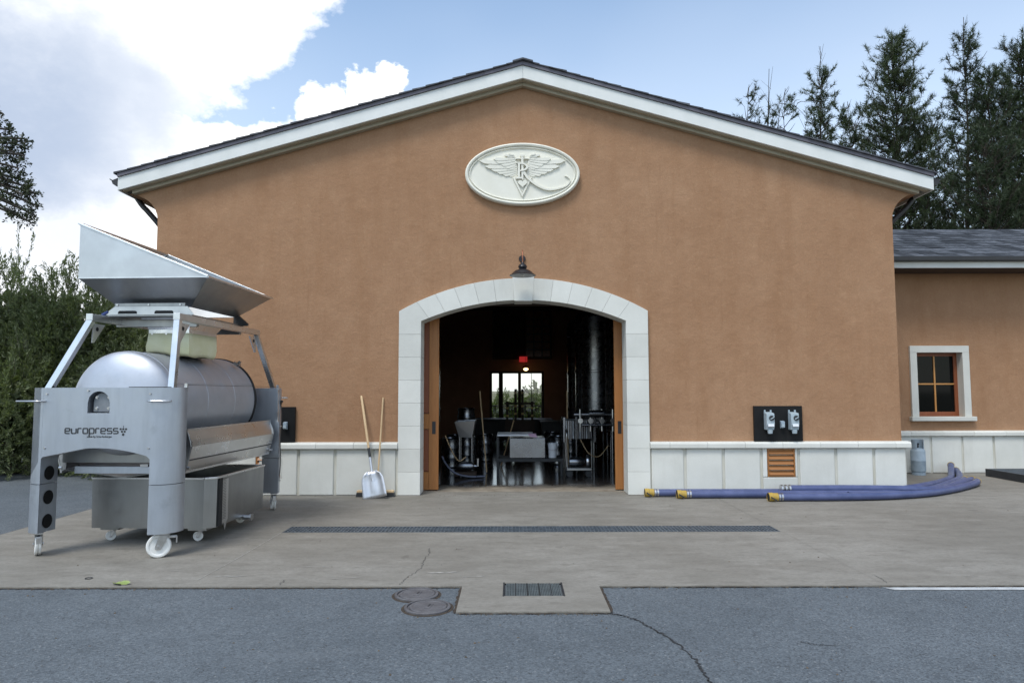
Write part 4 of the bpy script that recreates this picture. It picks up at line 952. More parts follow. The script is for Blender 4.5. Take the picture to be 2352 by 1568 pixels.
for (u, v, lab) in ((956, 1362, 'farther of the two round cast iron covers in the asphalt'), (981, 1391, 'nearer of the two round cast iron covers in the asphalt')):
    c = gnd(u, v); mc = thing('manhole_cover', (c.x, c.y, 0), lab, 'manhole cover', 'round iron covers')
    MB().lathe([(.172, -.02), (.172, -.001), (.165, .004), (.153, .004), (.151, -.008)], (c.x, c.y, 0), 'z', 40).build('cover_ring', M['castiron'], mc, smooth=30)
    MB().lathe([(.140, -.02), (.140, .0), (.136, .004), (.118, .0045), (.116, .002), (.10, .002), (0, .003)], (c.x+.004, c.y, 0), 'z', 40).build('lid', M['castiron'], mc, smooth=30)
    MB().obox((c.x+.01, c.y, .0045), (.04, .11, .003), (0, 0, R(-10))).build('pick_slot', M['castiron'], mc, bevel=.001)
    MB().obox((c.x+.012, c.y+.005, .0062), (.014, .06, .001), (0, 0, R(-10))).build('pick_hole', M['print'], mc)
    MB().lathe([(.155, -.010), (.195, -.0125)], (c.x, c.y, 0), 'z', 40).build('dirt_ring', M['dirt'], mc)
    mc.children[-1].data.update()

# ------------------------------------------------------------------ plaque with winged monogram
KP = .000973; PZ, PXc = 4.985, X(1201,401,WY-.03); PYf = WY-.055
pq = thing('wall_plaque', (PXc, WY, PZ), 'oval cream stone plaque with winged letter relief on gable', 'plaque')
def E(x, y): return (PXc+(x-1150)*KP, PZ-(y-685)*KP)
def ell(a, b_, n=72): return [(PXc+a*math.cos(2*math.pi*k/n), PZ+b_*math.sin(2*math.pi*k/n)) for k in range(n)]
M['plq'] = pm('plaque_stone', (.75, .725, .625), (.81, .785, .69), 3, .7, bump=.05, bscale=80)
MB().prism(ell(.86, .455), PYf, WY+.001).build('field', M['plq'], pq, smooth=30)
def oring(prof, name):
    n = 80; vs = []; fs = []
    for d, y in prof:
        for x, z in ell(.903-d, .498-d, n): vs.append((x, y, z))
    for i in range(len(prof)-1):
        for k in range(n): a = i*n+k; b_ = i*n+(k+1) % n; fs.append((a, b_, b_+n, a+n))
    MB().add(vs, fs).build(name, M['plq'], pq, smooth=40)
oring([(0, WY+.002), (0, PYf-.02), (.006, PYf-.032), (.024, PYf-.042), (.044, PYf-.034), (.052, PYf-.016), (.056, PYf-.001)], 'rim')
oring([(.064, PYf+.0), (.066, PYf-.018), (.074, PYf-.024), (.083, PYf-.018), (.087, PYf+.0)], 'inner_bead')
def feather(root, tip, w, lift, bend):
    r, t = Vector(root), Vector(tip); d = t-r; L_ = d.length; d.normalize(); nrm = Vector((-d.y, d.x)); up, lo = [], []
    for k in range(9):
        s = k/8; c = r+d*L_*s+nrm*bend*math.sin(math.pi*s*.9); ww_ = w*(.55+.55*s) if s < .78 else w*(.98)*math.sqrt(max(1-((s-.78)/.22)**2, 0)); ww_ = max(ww_, .5)
        up.append(c+nrm*ww_/2); lo.append(c-nrm*ww_/2)
    poly = [E(p.x, p.y) for p in up+list(reversed(lo))]
    MB().prism(poly, PYf-lift, PYf+.002).build('feather', M['plq'], pq, bevel=.0025, tri=True)
rows = [ ([(455,470),(548,562),(645,615),(738,655),(835,692),(922,702),(1000,706)], [(1060,520),(1062,560),(1064,590),(1066,620),(1068,640),(1070,660),(1072,670)], 78, .022),
         ([(682,445),(722,492),(808,538),(872,580),(932,602),(990,615)], [(1010,440),(1030,470),(1045,500),(1052,530),(1060,550),(1065,565)], 60, .034),
         ([(862,378),(900,402),(940,440),(975,470),(1010,500)], [(1000,390),(1020,410),(1030,440),(1042,460),(1052,480)], 40, .044),
         ([(930,362),(965,372),(995,395),(1018,425)], [(1010,385),(1025,400),(1030,420),(1045,450)], 26, .050)]
for tips, roots, w, lift in rows:
    for i, (t_, r_) in enumerate(zip(tips, roots)):
        feather(r_, t_, w*.93, lift-.0045*i+.012, -8); feather((2295-r_[0], r_[1]), (2295-t_[0], t_[1]), w*.93, lift-.0045*i+.012, 8)
def rel(poly, lift, name, bev=.003): MB().prism([E(*p) for p in poly], PYf-lift, PYf+.002).build(name, M['plq'], pq, bevel=bev, tri=True)
rel([(985,738),(1022,738),(1146,1000),(1270,738),(1308,738),(1146,1068)], .028, 'letter_v'); rel([(1030,745),(1262,745),(1146,985)], .012, 'letter_v_field')
hp = [(1150+75*(16*math.sin(t)**3)/16, 845-68*(13*math.cos(t)-5*math.cos(2*t)-2*math.cos(3*t)-math.cos(4*t))/16) for t in [2*math.pi*k/28 for k in range(28)]]
rel(hp, .045, 'heart', .006)
rel([(1128,408),(1168,408),(1164,790),(1134,790)], .046, 'letter_t_stem'); rel([(1112,372),(1182,372),(1176,408),(1118,408)], .048, 'letter_t_cap'); rel([(1038,428),(1252,428),(1252,446),(1038,446)], .042, 'letter_t_bar')
rel([(1072,512),(1112,512),(1108,752),(1076,752)], .056, 'letter_r_stem'); rel([(1044,748),(1140,748),(1140,776),(1044,776)], .056, 'letter_r_foot'); rel([(1044,505),(1112,505),(1112,520),(1044,520)], .056, 'letter_r_serif')
bo = [(1112+130*math.sin(R(a)), 582-72*math.cos(R(a))) for a in range(0, 181, 15)]; bi = [(1112+95*math.sin(R(a)), 582-48*math.cos(R(a))) for a in range(180, -1, -15)]
rel(bo+bi, .056, 'letter_r_bowl', .002)
sw = smoothpath([(1165,650,0),(1230,750,0),(1320,830,0),(1440,905,0),(1570,946,0),(1720,930,0),(1860,878,0),(1920,790,0),(1885,738,0),(1832,716,0)], 8); nS = len(sw); lo_, hi_ = [], []
for i, p in enumerate(sw):
    d = (sw[min(i+1,nS-1)]-sw[max(i-1,0)]).normalized(); nrm = Vector((-d.y, d.x, 0)); w = 30*(1-i/nS)**.8+9; lo_.append((p.x+nrm.x*w/2, p.y+nrm.y*w/2)); hi_.append((p.x-nrm.x*w/2, p.y-nrm.y*w/2))
swm = MB()
for i in range(nS-1): swm.prism([E(*q_) for q_ in (lo_[i], lo_[i+1], hi_[i+1], hi_[i])], PYf-.045+.025*i/nS, PYf+.002)
swm.build('letter_r_tail', M['plq'], pq)

# ------------------------------------------------------------------ barn lamp over the door
lx_, ly_, lz_ = X(1201,620,10.22), 10.22, at(1201,633,10.22).z
lamp = thing('barn_lamp', (lx_, WY, lz_), 'dark barn lamp on a curved arm above the doorway', 'lamp')
MB().lathe([(.195, .0), (.196, .006), (.172, .018), (.155, .034), (.136, .056), (.104, .078), (.064, .092), (.050, .100), (.060, .114), (.066, .136), (.054, .162), (.028, .178), (.016, .205), (.0, .207)], (lx_, ly_, lz_), 'z', 32).build('lamp_shade', M['iron'], lamp, smooth=35, solid=.004)
MB().lathe([(0, -.012), (.030, .0), (.052, .03), (.050, .06), (.0, .075)], (lx_, ly_, lz_), 'z', 20).build('bulb', M['bulb'], lamp, smooth=50)
MB().tube(smoothpath([(lx_, ly_, lz_+.20), (lx_, ly_+.005, lz_+.31), (lx_, ly_+.07, lz_+.40), (lx_, ly_+.19, lz_+.37), (lx_, ly_+.30, lz_+.33), (lx_, WY-.01, lz_+.33)], 6), .011, 8).build('lamp_arm', M['copper'], lamp, smooth=50)
MB().lathe([(.0, -.03), (.05, -.03), (.055, 0)], (lx_, WY, lz_+.33), 'y', 18).build('wall_rose', M['iron'], lamp, smooth=40)

# ------------------------------------------------------------------ socket boards
def socket_board(x0, x1, label, fr=(.30, .80), fs_=.565):
    z0, z1 = .808, 1.345; y = WY
    b = thing('socket_board', ((x0+x1)/2, y, z0), label, 'electrical panel', 'black socket boards on the wall')
    MB().box(x0, x1, y-.05, y-.004, z0, z1).build('backboard', M['blackpaint'], b, bevel=.003)
    w = x1-x0
    for f in fr:
        xc = x0+w*f-.0; yb = y-.052
        bo = MB().prismx([(yb, .985), (yb, 1.255), (yb-.12, 1.235), (yb-.13, 1.07), (yb-.10, .985)], xc-.075, xc+.045).build('socket_box', M['greybox'], b, bevel=.006)
        for dx in (-.062, .03): MB().box(xc+dx-.01, xc+dx+.01, yb-.02, yb, 1.255, 1.285).build('mounting_lug', M['greybox'], bo)
        MB().lathe([(0, -.02), (.036, -.02), (.040, 0)], (xc+.0, yb-.126, 1.165), 'y', 20).build('rotary_switch', M['print'], bo)
        MB().obox((xc, yb-.152, 1.165), (.012, .012, .064), (0, R(60), 0)).build('switch_grip', M['greybox'], bo)
        MB().obox((xc-.012, yb-.125, 1.06), (.09, .02, .055), (R(-20), 0, 0)).build('socket_flap', M['white'], bo, bevel=.004)
        MB().lathe([(.034, -.055), (.040, -.01), (.036, .0)], (xc-.012, yb-.08, .985), 'z', 18).build('socket_collar', M['greybox'], bo)
    xc = x0+w*fs_
    sb = MB().prismx([(y-.052, 1.0), (y-.052, 1.12), (y-.115, 1.11), (y-.115, 1.02)], xc-.028, xc+.028).build('small_socket', M['tank'], b, bevel=.005)
    MB().box(xc-.02, xc+.02, y-.122, y-.112, 1.025, 1.07).build('socket_lid', M['greybox'], sb)
socket_board(X(1731,970,WY-.03), X(1842,970,WY-.03), 'black board with two grey sockets above the right louver')
socket_board(X(566,970,WY-.03), X(678,970,WY-.03), 'black board on wall half hidden by the grape press', (.18, .52), .82)

# ------------------------------------------------------------------ shovel and broom
p0 = at(830,908,WY-.02); p1 = gnd(866,1140); p1.y = 10.24; p1.z = .06
sh = thing('scoop_shovel', (p1.x, p1.y, 0), 'aluminium scoop shovel leaning on wall left of doorway', 'shovel')
d = (p0-p1).normalized(); neck = p1+d*.40
MB().tube([p1+d*.66, p1.lerp(p0, .6), p0-d*.02, p0], [.017, .019, .019, .012], 10).build('handle', M['ash'], sh, smooth=50)
MB().tube([p1+d*.56, p1+d*.60, p1+d*.70], [.020, .021, .021], 10).build('grip_band', M['print'], sh, smooth=50)
MB().tube([p1+d*.20, p1+d*.34, p1+d*.58], [.034, .024, .019], 10).build('socket', M['alum'], sh, smooth=50)
rt = Vector((1,0,0)); rt = (rt-d*rt.dot(d)).normalized(); nn_ = rt.cross(d).normalized()
if nn_.y > 0: nn_ = -nn_
bl = []; rowsN = 9
for j in range(rowsN):
    t = j/(rowsN-1); hw_ = .178*(1-.10*t) if t < .62 else .166*math.sqrt(max(1-((t-.62)/.42)**2, .06)); row = []
    for i in range(9):
        s = (i/8-.5)*2; dish = -.040*(1-abs(s)**3)*(1 if t < .85 else .7)-.02*math.exp(-(s/.18)**2)*-1*(t > .2)
        row.append(p1-d*.055+d*(.40*t)+rt*(hw_*s)+nn_*(dish+.05))
    bl.append(row)
MB().add([p for r_ in bl for p in r_], [(j*9+i, j*9+i+1, (j+1)*9+i+1, (j+1)*9+i) for j in range(rowsN-1) for i in range(8)]).build('blade', M['alum'], sh, smooth=60, solid=.003)
q0 = at(880,912,WY-.02); q1 = Vector((X(866,1128,WY-.14), WY-.16, .085))
br = thing('push_broom', (q1.x, q1.y, 0), 'wide push broom with wooden handle standing behind the shovel', 'broom')
MB().tube([q1, q0], .0125, 10).build('handle', M['ash'], br, smooth=50)
bxa, bxb = X(820,1130,WY-.15), X(905,1130,WY-.15)
MB().box(bxa, bxb, WY-.20, WY-.12, .060, .095).build('broom_block', M['ash'], br, bevel=.008)
MB().prism([(bxa-.0, .062), (bxb+.0, .062), (bxb+.02, .002), (bxa-.01, .002)], WY-.205, WY-.115).build('bristles', M['print'], br)
MB().tube(smoothpath([(q1.x-.01, q1.y-.02, .30), (bxa+.22, WY-.19, .16), (bxa+.13, WY-.17, .096)], 5), .006, 6).build('brace', M['iron'], br)

# ------------------------------------------------------------------ suction hoses
def hose(name, pts, label, head=True, tail=True, mat='hose', r=.053):
    P = smoothpath(pts, 10); root = thing(name, (P[0].x, P[0].y, 0), label, 'hose', 'blue suction hoses by the wall')
    MB().tube(P, r, 14).build('hose_tube', M[mat], root, smooth=60)
    def coupling(p, d, big):
        d = d.normalized(); c = MB()
        if big:
            c.tube([p-d*.02, p+d*.05], r+.004, 16).tube([p+d*.055, p+d*.07], r+.010, 16)
            MB().tube([p-d*.09, p-d*.065], r+.004, 16).build('hose_clamp', M['chrome'], root, smooth=50); MB().tube([p-d*.05, p-d*.028], r+.004, 16).build('hose_clamp', M['chrome'], root, smooth=50)
            c.tube([p+d*.07, p+d*.115], r+.010, 16, cap=False).tube([p+d*.115, p+d*.07], r+.003, 16, cap=False)
            k = c.build('coupling', M['yellow'], root, smooth=50)
            MB().tube([p+d*.112, p+d*.1122], r+.002, 16).build('coupling_bore', M['black'], k)
            s = Vector((-d.y, d.x, 0))
            for sg in (-1, 1): MB().bar(p+d*.10+s*sg*(r+.02)+Vector((0,0,.01)), p+d*.03+s*sg*(r+.05)+Vector((0,0,-.035)), .014, .018).build('cam_lever', M['print'], k)
        else:
            c.tube([p-d*.012, p+d*.016], r+.006, 16); k = c.build('end_ring', M['yellow'], root, smooth=50)
            MB().tube([p+d*.0162, p+d*.0165], r-.006, 16).build('bore', M['black'], k)
    if head: coupling(P[0], P[0]-P[1], True)
    if tail: coupling(P[-1], P[-1]-P[-2], False)
    return root
gx_ = lambda u, Y: X(u, 1125, Y)
z_ = .062
hose('suction_hose', [(gx_(1498,10.36), 10.36, z_), (3.2, 10.36, z_), (4.4, 10.36, z_), (5.5, 10.40, z_), (6.05, 10.50, .10), (6.5, 10.86, .09), (7.0, 11.36, z_), (7.36, 11.70, z_), (7.62, 12.0, z_), (7.95, 12.5, .07), (8.27, 13.0, .17)], 'blue hose nearest the wall with its far end leaning on the wing')
hose('suction_hose', [(gx_(1572,10.20), 10.20, z_), (3.6, 10.20, z_), (4.6, 10.20, z_), (5.6, 10.23, z_), (6.4, 10.62, z_), (7.1, 11.26, z_), (7.5, 11.66, z_), (7.76, 11.98, z_), (8.06, 12.45, z_), (8.33, 12.95, .08)], 'blue hose whose yellow coupling is second from doorway')
hose('suction_hose', [(gx_(1815,10.28), 10.28, .128), (5.0, 10.28, .128), (5.7, 10.28, .12), (6.25, 10.42, .09), (6.8, 10.85, z_), (7.3, 11.32, z_), (7.70, 11.75, z_)], 'blue hose lying on top of the two by the wall', head=False)
hose('suction_hose', [(4.9, 10.08, z_), (5.5, 10.09, z_), (6.1, 10.25, z_), (6.6, 10.62, z_), (7.05, 11.05, z_), (7.5, 11.45, z_), (7.83, 11.76, z_)], 'blue hose wedged between the front hose and the others', head=False)
hose('suction_hose', [(gx_(1782,9.92), 9.92, z_), (4.6, 9.93, z_), (5.4, 10.02, z_), (6.15, 10.27, z_), (6.73, 10.62, z_), (7.22, 11.0, z_), (7.60, 11.34, z_), (7.78, 11.56, z_)], 'front blue hose with an open yellow coupling facing left')
for k in range(3): MB().tube([(gx_(1793+k*9,10.27), 10.28, .128), (gx_(1797+k*9,10.27), 10.28, .128)], .0595, 16).build('hose_clamp', M['chrome'], [o for o in C.objects if o.name == 'suction_hose.002'][0], smooth=50)

# ------------------------------------------------------------------ gas cylinder, ramp, leaf, washer
gp = gnd(2110,1092); gc = thing('gas_cylinder', (gp.x, gp.y, 0), 'grey gas cylinder standing at the corner of the building', 'gas cylinder')
MB().lathe([(.115, 0), (.115, .045), (.105, .047), (.118, .065), (.125, .09), (.125, .26), (.128, .265), (.125, .27), (.125, .43), (.117, .465), (.09, .49), (.03, .50), (0, .50)], (gp.x, gp.y, .002), 'z', 32).build('cylinder_body', M['tank'], gc, smooth=35)
cl = MB(); n = 22
for k in range(n):
    a0, a1 = R(-55+290*k/n), R(-55+290*(k+1)/n)
    for (z0, z1) in ((.49, .535), (.535, .61), (.61, .655)):
        if z0 == .535 and k in (0, 1, 2, 11, 12, 13): continue
        rr = .102
        cl.add([(gp.x+rr*math.cos(a0), gp.y+rr*math.sin(a0), z0), (gp.x+rr*math.cos(a1), gp.y+rr*math.sin(a1), z0), (gp.x+rr*math.cos(a1), gp.y+rr*math.sin(a1), z1), (gp.x+rr*math.cos(a0), gp.y+rr*math.sin(a0), z1)], [(0,1,2,3)])
cl.build('collar', M['tank'], gc, solid=.005)
MB().lathe([(.018, .49), (.018, .56), (.03, .565), (.03, .59), (0, .592)], (gp.x, gp.y, 0), 'z', 12).build('valve', M['iron'], gc, smooth=35)
rp = thing('grated_platform', (9.3, 11.9, 0), 'low black platform with grated top at the right edge', 'platform')
x0, x1, y0, y1, h = 8.72, 10.6, 10.95, 12.72, .135
MB().box(x0, x1, y0, y0+.03, .0, h).box(x0, x1, y1-.03, y1, 0, h).box(x0, x0+.03, y0+.03, y1-.03, 0, h).box(x1-.03, x1, y0+.03, y1-.03, 0, h).box(x0+.03, x1-.03, y0+.03, y1-.03, .05, .06).build('platform_frame', M['rubber'], rp, bevel=.004)
for k in range(40): y = y0+.05+k*(y1-y0-.10)/39; MB().box(x0+.032, x1-.032, y-.006, y+.006, h-.03, h-.002).build('grating_bar', M['grate'], rp)
lp = gnd(273,1340); vs = [(0,0,0)]; nl = 22
for k in range(nl):
    a = 2*math.pi*k/nl; rr = .055*(1+.35*math.cos(5*a))*(1.25 if abs(math.sin(a)) < .5 else .8); vs.append((rr*math.cos(a), rr*math.sin(a)*.8, .012+.016*math.sin(3*a)*math.cos(a)))
lf = MB().add([(lp.x+x, lp.y+y, z+.006) for x, y, z in vs], [(0, i+1, (i+1) % nl+1) for i in range(nl)]).build('fallen_leaf', pm('green_leaf', (.20, .27, .07), (.30, .34, .12), 30, .5), smooth=60)
tag(lf, 'pale green fallen leaf on the edge of the concrete', 'leaf')
wp = gnd(203,1326); tag(MB().tube([(wp.x+.028*math.cos(R(15*k)), wp.y+.028*math.sin(R(15*k)), .004) for k in range(25)], .003, 6).build('metal_ring', M['print']), 'small dark ring lying on the concrete before the press', 'ring')

# ------------------------------------------------------------------ inside the cellar
gd = MB().box(-.74, -.66, BY+.05, BY+.12, 0, 2.22).box(.98, 1.06, BY+.05, BY+.12, 0, 2.22).box(-.66, .98, BY+.05, BY+.12, 2.14, 2.22).box(-.44, -.30, BY+.05, BY+.12, 0, 2.14).box(.20, .30, BY+.05, BY+.12, 0, 2.14).box(-.66, .98, BY+.05, BY+.11, 0, .12)
GD = gd.build('garden_door', M['timber'], bld)
for x0, x1 in ((-.66, -.44), (-.30, .20), (.30, .98)): MB().box(x0, x1, BY+.08, BY+.085, .12, 2.14).build('pane', M['clear'], GD)
MB().box(.63, .65, BY+.052, BY+.10, .12, 2.14).build('glazing_bar', M['timber'], GD)
up = MB(); ux0, ux1, uz0, uz1 = X(1132,760,BY), X(1268,760,BY), at(1200,845-20,BY).z, at(1200,712,BY).z
up.box(ux0, ux1, BY-.06, BY-.004, uz0, uz1)
UW = up.build('loft_window', M['timber'], bld)
nx, nz = 3, 6
for i in range(nx):
    for j in range(nz):
        a0 = .45+i*(ux1-.06-.45)/nx; c0 = uz0+.06+j*(uz1-uz0-.1)/nz
        MB().box(a0+.02, a0+(ux1-.06-.45)/nx-.02, BY-.075, BY-.062, c0+.02, c0+(uz1-uz0-.1)/nz-.02).build('loft_pane', pm('loft_pane', (.10,.035,.02), (.20,.08,.04), 9, .25) if 'loft_pane' not in bpy.data.materials else bpy.data.materials['loft_pane'], UW)
ex = at(1202,825,BY-.1); es = thing('exit_sign', tuple(ex), 'small red exit sign over the garden door', 'sign')
MB().box(ex.x-.13, ex.x+.13, ex.y-.03, ex.y, ex.z-.09, ex.z+.09).build('sign_box', emit('exit_red', (.55, .03, .03), .35), es, bevel=.005)
bl_ = at(1208,848,BY-.5); hl = thing('hanging_bulb', tuple(bl_), 'small lit bulb fitting inside above the garden door', 'lamp')
MB().lathe([(0, -.05), (.06, -.03), (.08, .02), (.0, .05)], tuple(bl_), 'z', 14).build('glowing_bulb', emit('bulb_glow', (1.0, .72, .35), 3.0), hl, smooth=50)
MB().lathe([(.10, .05), (.09, .10), (.02, .13)], tuple(bl_), 'z', 14).tube([tuple(bl_+Vector((0,0,.12))), (bl_.x, bl_.y, 4.38)], .008, 6).build('fitting', M['copper'], hl)
def wine_tank(x, y, r, z0, z1, label):
    t = thing('wine_tank', (x, y, 0), label, 'tank', 'steel wine tanks in the cellar')
    MB().lathe([(0, z0-.06), (r*.7, z0-.03), (r, z0), (r, z1), (r*.85, z1+.10), (r*.2, z1+.22), (0, z1+.22)], (x, y, 0), 'z', 32).build('tank_shell', M['instl'], t, smooth=30)
    for k in range(3): a = R(60+120*k); MB().tube([(x+r*.8*math.cos(a), y+r*.8*math.sin(a), 0), (x+r*.8*math.cos(a), y+r*.8*math.sin(a), z0)], .03, 8).build('leg', M['instl'], t)
    for z in (z0+.35, (z0+z1)/2, z1-.3): MB().lathe([(r+.001, z-.03), (r+.014, z-.02), (r+.014, z+.02), (r+.001, z+.03)], (x, y, 0), 'z', 32).build('tank_band', M['instl'], t, smooth=30)
    MB().lathe([(0, -.06), (.10, -.06), (.13, 0)], (x, y-r+.005, z0+.25), 'y', 18).tube([(x-.2*r, y-r*1.0, z0+.12), (x-.2*r, y-r-.14, z0+.12)], .022, 8).bar((x-.2*r-.05, y-r-.08, z0+.16), (x-.2*r+.05, y-r-.08, z0+.16), .01, .01).build('valve', M['chrome'], t)
wine_tank(2.5, 14.6, .50, .75, 3.3, 'nearest steel wine tank just inside the right door'); wine_tank(2.0, 16.2, .50, .75, 3.3, 'second steel wine tank along the right cellar wall')
wine_tank(1.95, 17.9, .50, .75, 3.3, 'third steel wine tank along the right cellar wall'); wine_tank(-2.55, 16.4, .55, .75, 3.4, 'steel wine tank at the left of the cellar'); wine_tank(-2.5, 18.6, .55, .75, 3.4, 'farther steel wine tank at the left of the cellar')
# work cart with a basin
ct = thing('steel_cart', (.3, 13.1, 0), 'steel work cart with basin front in the middle of cellar', 'cart')
MB().box(-.05, .62, 12.85, 13.5, .33, .70).build('basin', M['instl'], ct, bevel=.01)
MB().box(-.28, .40, 12.78, 13.55, .742, .775).build('cart_top', M['white'], ct, bevel=.005)
MB().box(-.30, .95, 12.80, 13.5, .27, .325).build('cart_shelf', M['rubber'], ct)
for x, y in ((-.27, 12.86), (.92, 12.86), (-.27, 13.45), (.92, 13.45)): MB().box(x-.02, x+.02, y-.02, y+.02, .0, .735 if x < 0 else .27).build('leg', M['rubber'], ct)
bk = thing('white_bucket', (.76, 13.0, .326), 'white plastic bucket on the steel cart', 'bucket')
MB().lathe([(.0, 0), (.075, 0), (.088, .24), (.095, .24), (.095, .265), (.088, .27), (.08, .26), (0, .255)], (.76, 13.0, .327), 'z', 24).build('bucket_body', M['white'], bk, smooth=35)
MB().tube(smoothpath([(.67, 13.0, .57), (.68, 12.93, .50), (.76, 12.90, .47), (.84, 12.93, .50), (.85, 13.0, .57)], 5), .004, 6).build('bail', M['chrome'], bk)
cs_ = thing('pink_cloth', (.37, 12.95, .776), 'pink cloth hanging over the cart top edge', 'cloth')
MB().add([(.30,12.76,.782),(.44,12.77,.784),(.46,12.95,.781),(.32,12.98,.78),(.34,12.768,.73),(.47,12.772,.715)], [(0,1,2,3),(0,4,5,1)]).build('folded_cloth', pm('pink_cotton', (.55,.35,.48), (.62,.42,.55), 12, .9), cs_, solid=.006)
hb = thing('steel_bin', (-.9, 13.2, 0), 'pale steel bin on legs inside the left door', 'bin')
MB().add([(-1.08,12.9,1.0),(-.70,12.9,1.02),(-.70,13.5,1.02),(-1.08,13.5,1.0),(-1.0,12.98,.72),(-.76,12.98,.70),(-.76,13.4,.70),(-1.0,13.4,.72)], [(0,4,5,1),(1,5,6,2),(2,6,7,3),(3,7,4,0),(7,6,5,4)]).build('bin_shell', M['sheet'], hb, solid=.008)
for x in (-1.0, -.77):
    for y in (13.0, 13.38): MB().tube([(x, y, 0), (x, y, .72)], .018, 8).build('leg', M['instl'], hb)
pu = thing('floor_pump', (-.86, 12.55, 0), 'shiny pump on the floor inside the left door', 'pump')
MB().lathe([(0, -.16), (.07, -.15), (.085, -.1), (.085, .1), (.05, .16), (0, .17)], (-.86, 12.75, .20), 'x', 20).build('motor', M['instl'], pu, smooth=40)
MB().box(-1.05, -.66, 12.62, 12.88, .03, .10).build('base_plate', M['timber'], pu); MB().tube([(-.70, 12.75, .2), (-.64, 12.75, .2), (-.64, 12.75, .34)], .03, 10).build('pump_inlet', M['chrome'], pu)
for pts, r, mt, lab in (([(-1.25,12.3,.42),(-1.2,12.35,.30),(-1.05,12.45,.12),(-.8,12.5,.04),(-.5,12.6,.03)], .018, 'hose2', 'thin grey hose curving down inside the left door'),
                        ([(-1.22,12.5,.78),(-1.1,12.6,.48),(-.98,12.7,.30),(-.86,12.8,.36)], .010, 'ash', 'thin pale hose looping below the steel bin'),
                        ([(1.35,13.6,.62),(1.5,13.5,.36),(1.7,13.5,.30),(1.9,13.6,.5)], .010, 'ash', 'thin pale hose looping below the right tanks')):
    tag(MB().tube(smoothpath(pts, 8), r, 8).build('cellar_hose', M[mt], smooth=50), lab, 'hose')
for (a, c, lab) in ((at(1102,898,13.9), at(1107,958,13.7), 'pale tool handle leaning inside at left'), (at(1302,897,14.2), at(1303,965,14.0), 'pale tool handle leaning inside at right'), (at(1180,965,15.0), at(1170,1000,14.8), 'thin pale rod standing behind the cart')):
    c = a+(c-a)*((a.z-.02)/max(a.z-c.z, .01)); tag(MB().tube([tuple(a), tuple(c)], .014, 8).build('tool_handle', M['ash']), lab, 'tool handle')
# pipework and filter frame by the right tanks
pf = thing('pipe_manifold', (1.75, 13.3, 0), 'shiny pipe manifold with valves inside the right door', 'pipework')
MB().tube([(1.2, 13.35, 1.12), (2.2, 13.35, 1.12)], .045, 12).build('pipe', M['instl'], pf, smooth=50); MB().tube([(1.35, 13.3, .92), (2.2, 13.3, .92)], .03, 12).build('pipe', M['instl'], pf, smooth=50)
for x in (1.32, 1.52, 1.74, 1.95): MB().tube([(x, 13.3, .80), (x, 13.3, 1.22)], .022, 10).lathe([(.0, -.015), (.05, -.015), (.05, .015), (0, .015)], (x, 13.26, 1.0), 'y', 14).build('valve', M['chrome'], pf)
for x in (1.25, 1.95, 2.15): MB().tube([(x, 13.35, 0), (x, 13.35, 1.1)], .02, 8).build('leg', M['instl'], pf)
MB().lathe([(0, -.14), (.07, -.14), (.07, .14), (0, .14)], (1.62, 13.2, 1.14), 'x', 18).build('filter_body', M['instl'], pf, smooth=40)
fk = thing('filter_stand', (.15, 18.0, 0), 'dark frame with amber banded posts before the garden door', 'stand')
for i, u in enumerate((1165, 1184, 1200, 1222)):
    x = X(u, 900, 18.0); MB().box(x-.03, x+.03, 17.97, 18.03, 0, 1.62 if i in (1, 2) else 1.3).build('post', M['timber'], fk)
    for z in (.95, 1.15, 1.5) if i in (1, 2) else (.9, 1.1): MB().box(x-.034, x+.034, 17.966, 17.969, z, z+.05).build('amber_band', M['yellow'], fk)
MB().box(X(1160,900,18), X(1228,900,18), 17.98, 18.02, 1.22, 1.27).box(X(1160,900,18), X(1228,900,18), 17.98, 18.02, .35, .8).build('frame_rail', M['timber'], fk)
# clutter across the cellar
def keg(x, y, z, lab):
    k = thing('steel_keg', (x, y, z), lab, 'keg', 'steel kegs in the cellar')
    MB().lathe([(.17, z+.0), (.19, z+.02), (.18, z+.08), (.195, z+.18), (.20, z+.2), (.195, z+.22), (.195, z+.38), (.20, z+.4), (.195, z+.42), (.18, z+.52), (.19, z+.58), (.17, z+.6), (.16, z+.56), (0, z+.55)], (x, y, .004), 'z', 24).build('keg_body', M['instl'], k, smooth=40)
    MB().lathe([(.03, z+.55), (.03, z+.585), (0, z+.587)], (x, y, .004), 'z', 10).build('keg_valve', M['chrome'], k)
for kg in ((-1.28, 14.4, 0, 'steel keg nearest the left door inside the cellar'), (-1.0, 15.0, 0, 'lower keg of the stacked pair behind the steel bin'), (-.62, 15.6, 0, 'steel keg right of the stacked pair in the dim cellar'), (.98, 14.9, 0, 'steel keg just behind the white bucket'),
           (1.32, 15.6, 0, 'steel keg beside the second tank on the right'), (-1.28, 15.4, 0, 'steel keg behind the one nearest the left door'), (-1.0, 15.0, .605, 'upper keg of the stacked pair behind the steel bin'), (.95, 16.3, 0, 'farthest steel keg on the right of the cellar')): keg(*kg)
def pick_bin(x, y, z, lab):
    k = thing('picking_bin', (x, y, z), lab, 'bin', 'dark picking bins before the garden door')
    MB().box(x-.55, x+.55, y-.5, y+.5, z+.14, z+.70).build('bin_walls', M['rubber'], k, bevel=.02)
    for i in range(6): xx = x-.48+i*.192; MB().box(xx-.02, xx+.02, y-.52, y-.501, z+.16, z+.68).build('bin_rib', M['rubber'], k)
    MB().box(x-.57, x+.57, y-.52, y+.52, z+.70, z+.74).build('bin_rim', M['rubber'], k, bevel=.008)
    for i in (-.5, 0, .5): MB().box(x+i-.05, x+i+.05, y-.5, y+.5, z, z+.139).build('bin_skid', M['rubber'], k)
